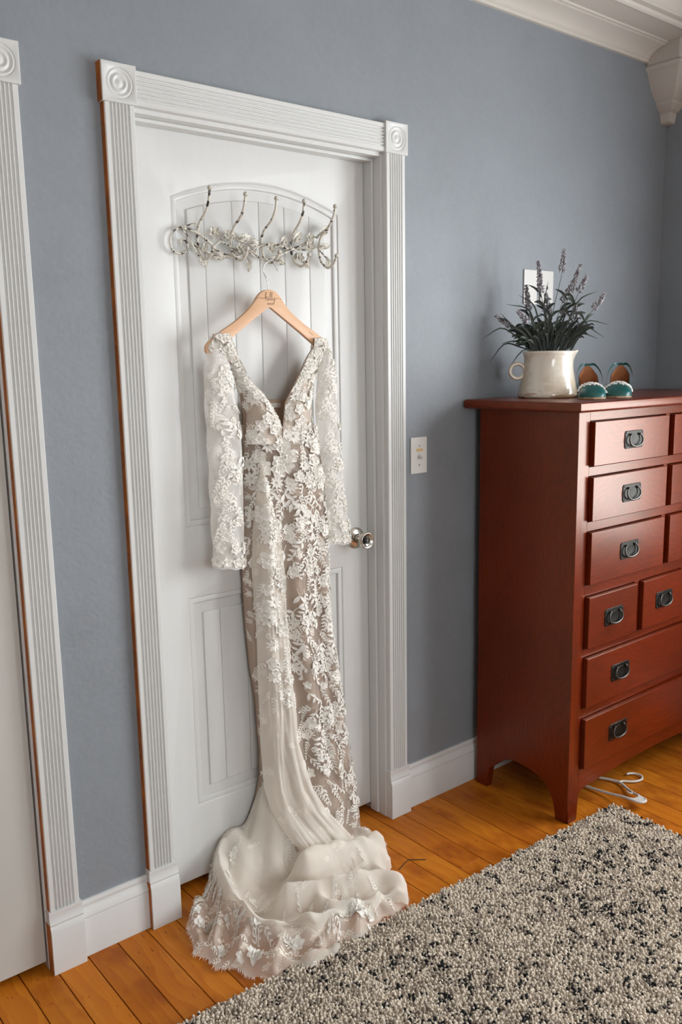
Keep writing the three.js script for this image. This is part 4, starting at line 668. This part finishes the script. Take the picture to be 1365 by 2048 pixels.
  /* ---- skirt and waist */
  const v0 = 850, v1 = 1735;
  const sk = edges([[850, 486], [904, 489], [948, 487], [1021, 485.5], [1138, 485], [1222, 490], [1277, 495], [1339, 502], [1389, 511], [1451, 516], [1501, 520], [1551, 521], [1600, 512], [1650, 494], [1700, 470], [1735, 455]],
    [[850, 624], [904, 629], [951, 638], [992, 641], [1050, 647], [1138, 649], [1222, 652], [1289, 661], [1352, 669], [1402, 675], [1451, 680], [1501, 687], [1538, 693], [1588, 698], [1626, 700], [1700, 708], [1735, 712]], () => -0.046, () => -0.02);
  const depth = table([[850, 0.05], [890, 0.06], [950, 0.066], [1100, 0.07], [1300, 0.075], [1450, 0.085], [1550, 0.1], [1640, 0.13], [1735, 0.17]]);
  const famp = table([[850, 0.0012], [950, 0.0025], [1100, 0.005], [1400, 0.009], [1735, 0.013]]);
  const skirtP = (k, back) => (s, r) => {
    const v = lerp(v0, v1, r), a = sk.L(v), b = sk.R(v), t = (1 - Math.cos(Math.PI * s)) / 2, q = a.lerp(b, t), e = Math.sin(Math.PI * s);
    const fold = famp(v) * e * (Math.cos(6.283 * (3.6 * s + 0.15 * Math.sin(r * 5))) + 0.6 * Math.cos(6.283 * (7.3 * s + 0.4 + 0.2 * r)) - 1.9 * Math.exp(-Math.pow((s - 0.63 - 0.05 * Math.sin(r * 7)) / 0.035, 2)) * smooth(0.25, 0.5, r));
    q.z += depth(v) * Math.pow(e, 0.75) * k + fold - back * 0.006; q.z += 0.0025 * (fbm(s * 9, r * 26, 3) - 0.5); return q;
  };
  const skirtS = new Surf(skirtP(1, 0)), liningS = new Surf(skirtP(0.92, 1));
  const skirt = mesh('skirt', skirtS.mesh(110, 190, 0.34, 1.1), F.skirt, dress); skirt.userData.label = 'sheer nude skirt under lace';
  mesh('lining', liningS.mesh(90, 150, 0.3, 1.1), F.lining, skirt);
  mesh('skirt_back', grid(6, 30, (s, r) => { const v = lerp(v0 - 45, v1, r); const q = sk.L(Math.max(v, v0)).lerp(sk.R(Math.max(v, v0)), lerp(0.01, 0.99, s)); const y = W(550, v, -0.05).y; q.y = y; q.z = -0.054; return q; }), F.back, skirt);
  /* ---- bodice */
  const fullL = table([[660, 424], [690, 436], [728, 462], [786, 480], [830, 487], [857, 486], [888, 488]]), fullR = table([[660, 657], [693, 653], [728, 642], [760, 630], [787, 625], [830, 623], [857, 624], [888, 628]]);
  const bodice = (inner, left) => {
    const P = (s, r) => {
      const v = lerp(left ? 667 : 676, 888, r), u0 = fullL(v), u1 = fullR(v), ui = inner(v); const u = left ? lerp(u0, ui, s) : lerp(ui, u1, s);
      const t = clamp((u - u0) / (u1 - u0), 0, 1), e = Math.sqrt(Math.max(0, 1 - Math.pow(2 * t - 1, 2))); const z = lerp(-0.044 + 0.06 * Math.pow(e, 0.75), 0.006, smooth(760, 690, v));
      const q = W(u, v, z); q.z += 0.007 * smooth(800, 850, v) + 0.004 * Math.sin(Math.PI * s) + 0.018 * Math.sin(Math.PI * s) * Math.exp(-Math.pow((v - 812) / 36, 2)) + 0.003 * (fbm(s * 5, r * 8, 2) - 0.5); return q;
    };
    const S = new Surf(P); const m = mesh('bodice_panel', S.mesh(26, 50, 0.12, 0.28), F.train, dress);
    mesh('lining', new Surf((s, r) => { const q = P(s, r); q.z -= 0.004; return q; }).mesh(20, 40, 0.12, 0.28), F.lining, m).visible = true;
    return { S, m };
  };
  const bl = bodice(table([[660, 455], [700, 469], [722, 479], [766, 501], [784, 518], [804, 536], [830, 551], [862, 562], [888, 564]]), true);
  const br = bodice(table([[660, 632], [693, 628], [713, 615], [757, 595], [787, 580], [807, 571], [828, 567], [862, 563], [888, 561]]), false);
  // shoulders fold over the hanger
  for (const [b, sg] of [[bl, -1], [br, 1]]) mesh('shoulder', grid(10, 8, (s, r) => { const q = b.S.P(s, 0.02); const a = r * Math.PI; q.y += 0.012 * Math.sin(a) - 0.012 * Math.pow(Math.abs(2 * s - 1), 3); q.z = 0.006 - 0.026 * (1 - Math.cos(a)) / 2; q.x += sg * 0.004 * r; q.y -= r * r * 0.02; return q; }), F.sleeve, b.m);
  // inside back of the bodice with its sewn tag
  mesh('bodice_back', grid(14, 8, (s, r) => { const v = lerp(798, 870, r); const q = W(lerp(487, 624, s), v + 10 * Math.pow(2 * s - 1, 2) * (1 - r), -0.05); return q; }), F.back, dress);
  mesh('tag', grid(4, 2, (s, r) => W(lerp(542, 562, s), lerp(806, 815, r), -0.046 + 0.002 * Math.sin(s * 3))), F.lace, dress).userData.label = 'small white sewn tag';

  /* ---- sleeves */
  const sleeve = (Ls, Rs, va, vb, zc) => {
    const l = table(Ls), r_ = table(Rs);
    const P = (th, r) => {
      const v = lerp(va, vb, r), z = zc(v), a = W(l(v), v, z), b = W(r_(v), v, z), c = a.clone().add(b).multiplyScalar(0.5), h = b.clone().sub(a).multiplyScalar(0.5); const A = th * Math.PI * 2; const wr = 0.0025 * Math.sin(r * 38 + 5 * Math.sin(A)) + 0.004 * (fbm(th * 6, r * 14, 2, 6, 0) - 0.5);
      const q = c.addScaledVector(h, -Math.cos(A)); q.z += Math.sin(A) * (0.021 + wr) * smooth(-0.02, 0.12, r) + wr * 0.6; q.x += wr * 0.5 * Math.cos(A); q.y += r > 0.985 ? 0.004 * Math.abs(Math.sin(A * 3.5)) : 0; return q;
    };
    const m = mesh('sleeve', grid(44, 120, (u, v) => P(u, v), (u, v) => [u * 0.3 / TILE, v * 0.62 / TILE]), F.sleeve, dress); m.userData.label = 'sheer lace sleeve';
    return { m, S: new Surf((s, r) => P(s * 0.5, r)) };
  };
  const sl = sleeve([[668, 424], [699, 411], [787, 409], [874, 415], [992, 420], [1060, 424], [1138, 429]], [[668, 446], [696, 449], [763, 464], [816, 475], [874, 482], [962, 485], [1050, 487], [1138, 487]], 672, 1139, table([[672, -0.004], [760, -0.016], [900, -0.012], [1138, 0.0]]));
  const sr = sleeve([[676, 640], [720, 642], [787, 634], [845, 634], [904, 641], [962, 646], [1021, 651], [1090, 651]], [[676, 654], [699, 657], [757, 670], [816, 674], [904, 680], [992, 689], [1050, 696], [1090, 697]], 680, 1089, table([[680, -0.004], [760, -0.01], [900, 0.0], [1090, 0.012]]));

  /* ---- white net overlay sweeping down to the train */
  const ov = [[930, 519, 523, 0.02, 0.02], [985, 511, 540, 0.023, 0.028], [1060, 504, 560, 0.026, 0.034], [1140, 503, 568, 0.028, 0.036], [1190, 507, 569, 0.03, 0.038], [1250, 513, 573, 0.032, 0.04], [1319, 517, 579, 0.034, 0.044], [1364, 519, 583, 0.036, 0.048], [1426, 521, 592, 0.04, 0.056], [1484, 524, 598, 0.046, 0.064], [1533, 527, 613, 0.052, 0.074], [1578, 531, 629, 0.06, 0.086], [1620, 543, 655, 0.075, 0.098], [1655, 563, 690, 0.1, 0.1], [1690, 590, 722, 0.125, 0.11], [1720, 618, 745, 0.145, 0.125]];
  const oL = table(ov.map(a => [a[0], a[1]])), oR = table(ov.map(a => [a[0], a[2]])), zL = table(ov.map(a => [a[0], a[3]])), zR = table(ov.map(a => [a[0], a[4]]));
  const ovP = (s, r) => { const v = lerp(930, 1720, r), q = W(oL(v), v, zL(v) - 0.035 * Math.pow(1 - s, 3)).lerp(W(oR(v), v, zR(v)), s); const e = Math.sin(Math.PI * s); q.z += 0.012 * e + lerp(0.002, 0.007, r) * (Math.cos(6.283 * (1.6 * s + 0.9 * r)) + 1.6 * (fbm(s * 7 + r * 2, r * 5, 3) - 0.5) * 2) ; return q; };
  const ovS = new Surf(ovP); const over = mesh('net_overlay', ovS.mesh(50, 140, 0.16, 0.95), F.overlay, dress); over.userData.label = 'plain ivory net panel swept across the skirt';

  /* ---- train pooled on the floor */
  const outline = [[430, 1735, 0.05], [408, 1768, 0.045], [388, 1808, 0.035], [377, 1845, 0.02], [386, 1885, 0.012], [388, 1912, 0.006], [425, 1928, 0.006], [475, 1943, 0.006], [540, 1962, 0.006], [600, 1962, 0.006], [642, 1946, 0.006], [690, 1905, 0.008], [735, 1880, 0.01], [757, 1858, 0.012], [772, 1836, 0.012], [800, 1824, 0.008], [819, 1808, 0.012], [815, 1786, 0.03], [795, 1758, 0.045], [776, 1738, 0.04], [773, 1715, 0.035], [772, 1692, 0.035], [752, 1660, 0.04], [722, 1645, 0.04], [700, 1642, 0.03]].map(([u, v, y]) => px(u, v, 'y', y).sub(O));
  const cen = V3(0.0, 0, -0.03);
  const polar = outline.map(p => [Math.atan2(p.z - cen.z, p.x - cen.x), Math.hypot(p.x - cen.x, p.z - cen.z), p.y]); polar.forEach((p) => { if (p[0] < -1.6) p[0] += 6.2832; });
  polar.sort((a, b) => a[0] - b[0]); const aMin = -0.12, aMax = Math.PI + 0.25;
  const Rf = table(polar.map(p => [p[0], p[1]])), Yf = table(polar.map(p => [p[0], p[2]]));
  const ridges = [
    [0.03, [[440, 1735, 0.06], [448, 1765, 0.07], [470, 1802, 0.07], [505, 1838, 0.062], [555, 1856, 0.056], [625, 1850, 0.058], [680, 1836, 0.052], [735, 1848, 0.03]]],
    [0.034, [[575, 1775, 0.085], [640, 1760, 0.092], [700, 1752, 0.09], [760, 1748, 0.075], [800, 1765, 0.055]]],
    [0.032, [[640, 1800, 0.06], [690, 1812, 0.06], [740, 1806, 0.055], [790, 1795, 0.045]]],
    [0.045, [[610, 1705, 0.12], [655, 1690, 0.11], [705, 1690, 0.085], [750, 1680, 0.06]]],
    [0.026, [[395, 1790, 0.055], [386, 1850, 0.035], [400, 1895, 0.03]]],
    [0.022, [[470, 1880, 0.035], [520, 1905, 0.035], [600, 1915, 0.04], [655, 1895, 0.04], [700, 1870, 0.045], [725, 1830, 0.045]]],
    [0.016, [[440, 1830, 0.045], [430, 1880, 0.03]]], [0.015, [[560, 1880, 0.045], [545, 1935, 0.025]]], [0.016, [[640, 1870, 0.05], [650, 1920, 0.02]]], [0.014, [[490, 1865, 0.04], [470, 1925, 0.02]]],
    [0.016, [[735, 1840, 0.05], [745, 1865, 0.02]]],
  ].map(([w, pts]) => [w * 0.82, pts.map(([u, v, y]) => px(u, v, 'y', y * 1.05).sub(O))]);
  const height = (x, z) => {
    const a = Math.atan2(z - cen.z, x - cen.x), ra = Math.hypot(x - cen.x, z - cen.z) / Rf(a < -1.6 ? a + 6.2832 : a); const PW = 3; let h = 0, sum = Math.pow(0.012, PW);
    for (const [w, pts] of ridges) {
      let best = 1e9, by = 0;
      for (let i = 0; i < pts.length - 1; i++) { const p = pts[i], q = pts[i + 1], dx = q.x - p.x, dz = q.z - p.z, t = clamp(((x - p.x) * dx + (z - p.z) * dz) / (dx * dx + dz * dz), 0, 1); const d = Math.hypot(x - p.x - t * dx, z - p.z - t * dz); if (d < best) { best = d; by = lerp(p.y, q.y, t); } }
      sum += Math.pow(by * Math.exp(-Math.pow(best / (w * 1.25), 2)), PW);
    }
    sum += Math.pow(0.36 * Math.exp(-(Math.pow((x - 0.02) / 0.12, 2) + Math.pow((z + 0.02) / 0.085, 2))), PW) + Math.pow(0.13 * Math.exp(-(Math.pow((x + 0.15) / 0.08, 2) + Math.pow((z + 0.04) / 0.09, 2))), PW);
    h = Math.pow(sum, 1 / PW);
    h += 0.014 * (Math.abs(fbm(x * 13 + 9, z * 13 + 4, 3) - 0.5) * 2.2 - 0.2) + 0.007 * Math.sin(a * 34 + 3 * fbm(x * 9, z * 9, 2)) * smooth(0.55, 0.9, ra);
    return Math.max(0.004, h);
  };
  const poolP = (s, r) => {
    const a = lerp(aMin, aMax, s), rad = Rf(a) * (1 + 0.012 * Math.sin(a * 41) + 0.01 * Math.sin(a * 23 + 1)); const k = Math.pow(r, 0.8), x = cen.x + Math.cos(a) * rad * k, z = Math.max(cen.z + Math.sin(a) * rad * k, -0.06); let y = height(x, z); const ed = smooth(0.9, 1, r); y = lerp(y, Math.min(y, Yf(a) + 0.003), ed); return V3(x, y, z);
  };
  const poolS = new Surf(poolP, -1); const poolG = grid(260, 110, poolP, (s, r, q) => [q.x / TILE, (q.z - q.y * 0.6) / TILE]);
  const train = mesh('train', poolG, F.train, dress); train.userData.label = 'pooled lace train with frayed hem';
  // upper layer of plain net whose rolled edge lies over the lace hem
  const layOut = [[432, 1712, 0.09], [440, 1768, 0.075], [464, 1806, 0.06], [504, 1842, 0.05], [553, 1864, 0.045], [626, 1859, 0.045], [682, 1843, 0.042], [728, 1818, 0.042], [770, 1806, 0.04], [812, 1806, 0.018], [812, 1784, 0.03], [793, 1758, 0.045], [776, 1740, 0.04], [771, 1702, 0.035], [750, 1664, 0.04], [722, 1648, 0.04], [700, 1644, 0.03]].map(([u, v, y]) => px(u, v, 'y', y).sub(O)).map(p => { let a = Math.atan2(p.z - cen.z, p.x - cen.x); if (a < -1.6) a += 6.2832; return [a, Math.hypot(p.x - cen.x, p.z - cen.z)]; }).sort((a, b) => a[0] - b[0]);
  const Lf = table(layOut);
  const layP = (s, r) => {
    const a = lerp(aMin, aMax, s), rad = Lf(a) * (1 + 0.02 * Math.sin(a * 17) + 0.012 * Math.sin(a * 29 + 1)), k = Math.min(1, Math.pow(r / 0.93, 0.85)), x = cen.x + Math.cos(a) * rad * k, z = Math.max(cen.z + Math.sin(a) * rad * k, -0.058);
    const roll = 0.02 * Math.exp(-Math.pow((r - 0.86) / 0.08, 2)) * (0.7 + 0.5 * Math.sin(a * 7)), fall = smooth(0.92, 1, r);
    return V3(x + Math.cos(a) * 0.004 * fall, Math.max(0.006, height(x, z) + 0.009 + roll + 0.006 * Math.sin(a * 11 + r * 6) - 0.026 * fall), z + Math.sin(a) * 0.004 * fall);
  };
  const layS = new Surf(layP, -1), layer = mesh('train_layer', grid(220, 90, layP, (s, r, q) => [q.x / TILE, (q.z - q.y * 0.6) / TILE]), F.overlay, dress); layer.userData.label = 'upper net layer of the train with a rolled edge';
  // a thin fringe of loose threads at the hem
  const fr = []; for (let i = 0; i < 900; i++) { const s = rnd(), p = poolP(s, 1), a = lerp(aMin, aMax, s) + rr(-0.5, 0.5), L = rr(0.004, 0.013); const e = V3(p.x + Math.cos(a) * L, Math.max(0.001, p.y - rr(0, 0.004)), p.z + Math.sin(a) * L); const n = V3(-Math.sin(a) * 0.0004, 0.0003, Math.cos(a) * 0.0004); const g = new THREE.BufferGeometry(); g.setAttribute('position', new THREE.Float32BufferAttribute([p.x - n.x, p.y, p.z - n.z, p.x + n.x, p.y + n.y, p.z + n.z, e.x, e.y, e.z], 3)); g.computeVertexNormals(); fr.push(g); }
  const fm = mesh('hem_threads', merge(fr), F.lace, train); fm.userData.kind = 'stuff';

  /* ---- lace placed by hand-like garlands */
  seed = 777;
  const garland = (parent, S, line, r0, r1, step, size, dense = 1) => {
    let k = 0;
    for (let r = r0; r < r1; r += step * rr(0.8, 1.2)) {
      const s = clamp(line(r) + rr(-0.012, 0.012), 0.03, 0.97); const big = size * rr(0.8, 1.2);
      if (k % 3 === 0) put(parent, rnd() < 0.66 ? 'blossom' : 'daisy', S, s, r, rr(0, 6.28), big * 0.58);
      else { put(parent, ['sprigA', 'sprigB', 'sprigC', 'sprigD'][Math.floor(rnd() * 4)], S, s, r, (k % 2 ? 1 : -1) * rr(0.15, 0.8), big * 1.12); if (rnd() < 0.45 * dense) put(parent, rnd() < 0.5 ? 'sprigA' : 'sprigB', S, clamp(s + rr(-0.06, 0.06), 0.03, 0.97), r + rr(-0.01, 0.01), rr(-1.4, 1.4), big * 0.85); }
      k++;
    }
  };
  const cover = (r) => { const v = lerp(v0, v1, r); return v < 1000 ? 0 : (table([[1000, 0.3], [1140, 0.36], [1319, 0.42], [1426, 0.42], [1533, 0.5], [1600, 0.68], [1650, 0.85]])(v)); };
  for (const [c, am, ph, sz] of [[0.5, 0.03, 0, 0.062], [0.6, 0.03, 1, 0.064], [0.7, 0.035, 2.2, 0.066], [0.8, 0.03, 3.4, 0.06], [0.9, 0.02, 4.6, 0.056], [0.55, 0.03, 5.5, 0.05], [0.65, 0.03, 0.4, 0.05], [0.75, 0.03, 1.4, 0.05], [0.85, 0.03, 2.8, 0.05]]) garland(skirt, skirtS, (r) => Math.max(c - 0.06, cover(r) - 0.08 + (c - 0.5) * (0.95 - cover(r)) / 0.42) + am * Math.sin(r * 22 + ph), 0.11 + rr(0, 0.02), 0.84, sz > 0.052 ? 0.036 : 0.05, sz);
  for (const [c, ph] of [[0.14, 0.5], [0.27, 2], [0.39, 3]]) garland(skirt, skirtS, (r) => c + 0.03 * Math.sin(r * 18 + ph), 0.1, c < 0.2 ? 0.42 : 0.2, 0.036, 0.06);
  for (let r = 0.0; r < 0.13; r += 0.024) for (let s = 0.1; s < 0.96; s += 0.085) put(skirt, rnd() < 0.3 ? 'blossom' : rnd() < 0.3 ? 'daisy' : ['sprigA', 'sprigB', 'sprigC'][Math.floor(rnd() * 3)], skirtS, s + rr(-0.03, 0.03), Math.max(0.004, r + rr(-0.01, 0.012)), rr(-1.2, 1.2), rr(0.032, 0.05));
  for (const b of [bl, br]) { const left = b === bl;
    for (let r = 0.05; r < 1; r += 0.085) put(b.m, rnd() < 0.35 ? 'daisy' : 'sprigD', b.S, left ? 0.9 : 0.1, r, left ? rr(-0.5, 0.2) : rr(-0.2, 0.5), rr(0.03, 0.042));
    for (let r = 0.03; r < 0.99; r += 0.058) for (const s of [0.15, 0.4, 0.62, 0.82]) if (r < 0.5 || rnd() < 0.7) put(b.m, rnd() < 0.35 ? 'blossom' : rnd() < 0.3 ? 'daisy' : ['sprigA', 'sprigB', 'sprigC'][Math.floor(rnd() * 3)], b.S, s + rr(-0.08, 0.08), r + rr(-0.02, 0.02), rr(-1, 1), rr(0.028, 0.042));
  }
  for (const b of [sl, sr]) { garland(b.m, b.S, (r) => 0.35 + 0.12 * Math.sin(r * 15), 0.03, 0.9, 0.055, 0.058); garland(b.m, b.S, (r) => 0.66 + 0.1 * Math.sin(r * 13 + 2), 0.06, 0.9, 0.06, 0.054); garland(b.m, b.S, (r) => 0.5 + 0.14 * Math.sin(r * 11 + 4), 0.05, 0.88, 0.1, 0.05); for (const s of [0.14, 0.38, 0.62, 0.86]) { put(b.m, 'blossom', b.S, s, 0.965, rr(0, 6), 0.036); } for (const s of [0.25, 0.55, 0.78]) put(b.m, 'blossom', b.S, s, 0.905, rr(0, 6), 0.033); }
  for (let r = 0.06; r < 0.62; r += 0.03) put(over, rnd() < 0.3 ? 'daisy' : rnd() < 0.35 ? 'blossom' : 'sprigA', ovS, 0.86 + rr(-0.06, 0.08), r, rr(-0.6, 0.6), rr(0.03, 0.048));
  for (let r = 0.05; r < 0.34; r += 0.035) put(over, rnd() < 0.3 ? 'blossom' : 'sprigB', ovS, rr(0.35, 0.7), r, rr(-0.8, 0.8), rr(0.04, 0.055));
  for (let i = 0; i < 44; i++) { const r = rr(0.1, 0.6); put(over, rnd() < 0.28 ? 'blossom' : rnd() < 0.15 ? 'daisy' : ['sprigA', 'sprigB', 'sprigC', 'sprigD'][Math.floor(rnd() * 4)], ovS, rr(0.2, 0.82), r, rr(-0.9, 0.9), rr(0.034, 0.052)); }
  // train hem lace
  for (let i = 0; i < 260; i++) { const s = lerp(0.1, 0.97, rnd()), r = rr(0.66, 0.96); put(train, rnd() < 0.14 ? 'blossom' : rnd() < 0.06 ? 'daisy' : ['sprigA', 'sprigB', 'sprigC'][Math.floor(rnd() * 3)], poolS, s, r, rr(0, 6.28), rr(0.028, 0.046), 0.001); }
  for (let i = 0; i < 46; i++) put(layer, rnd() < 0.2 ? 'daisy' : ['sprigA', 'sprigB', 'sprigC'][Math.floor(rnd() * 3)], layS, rr(0.05, 0.9), rr(0.5, 0.9), rr(0, 6.28), rr(0.03, 0.046), 0.001);
  if (loose.length) { const m = mesh('loose_lace', merge(loose), F.lace, dress); m.userData.kind = 'stuff'; }
  const pm = mesh('pearl_beads', merge(pearls), F.pearl, dress); pm.userData.kind = 'stuff';
}

renderer.render(scene, camera);
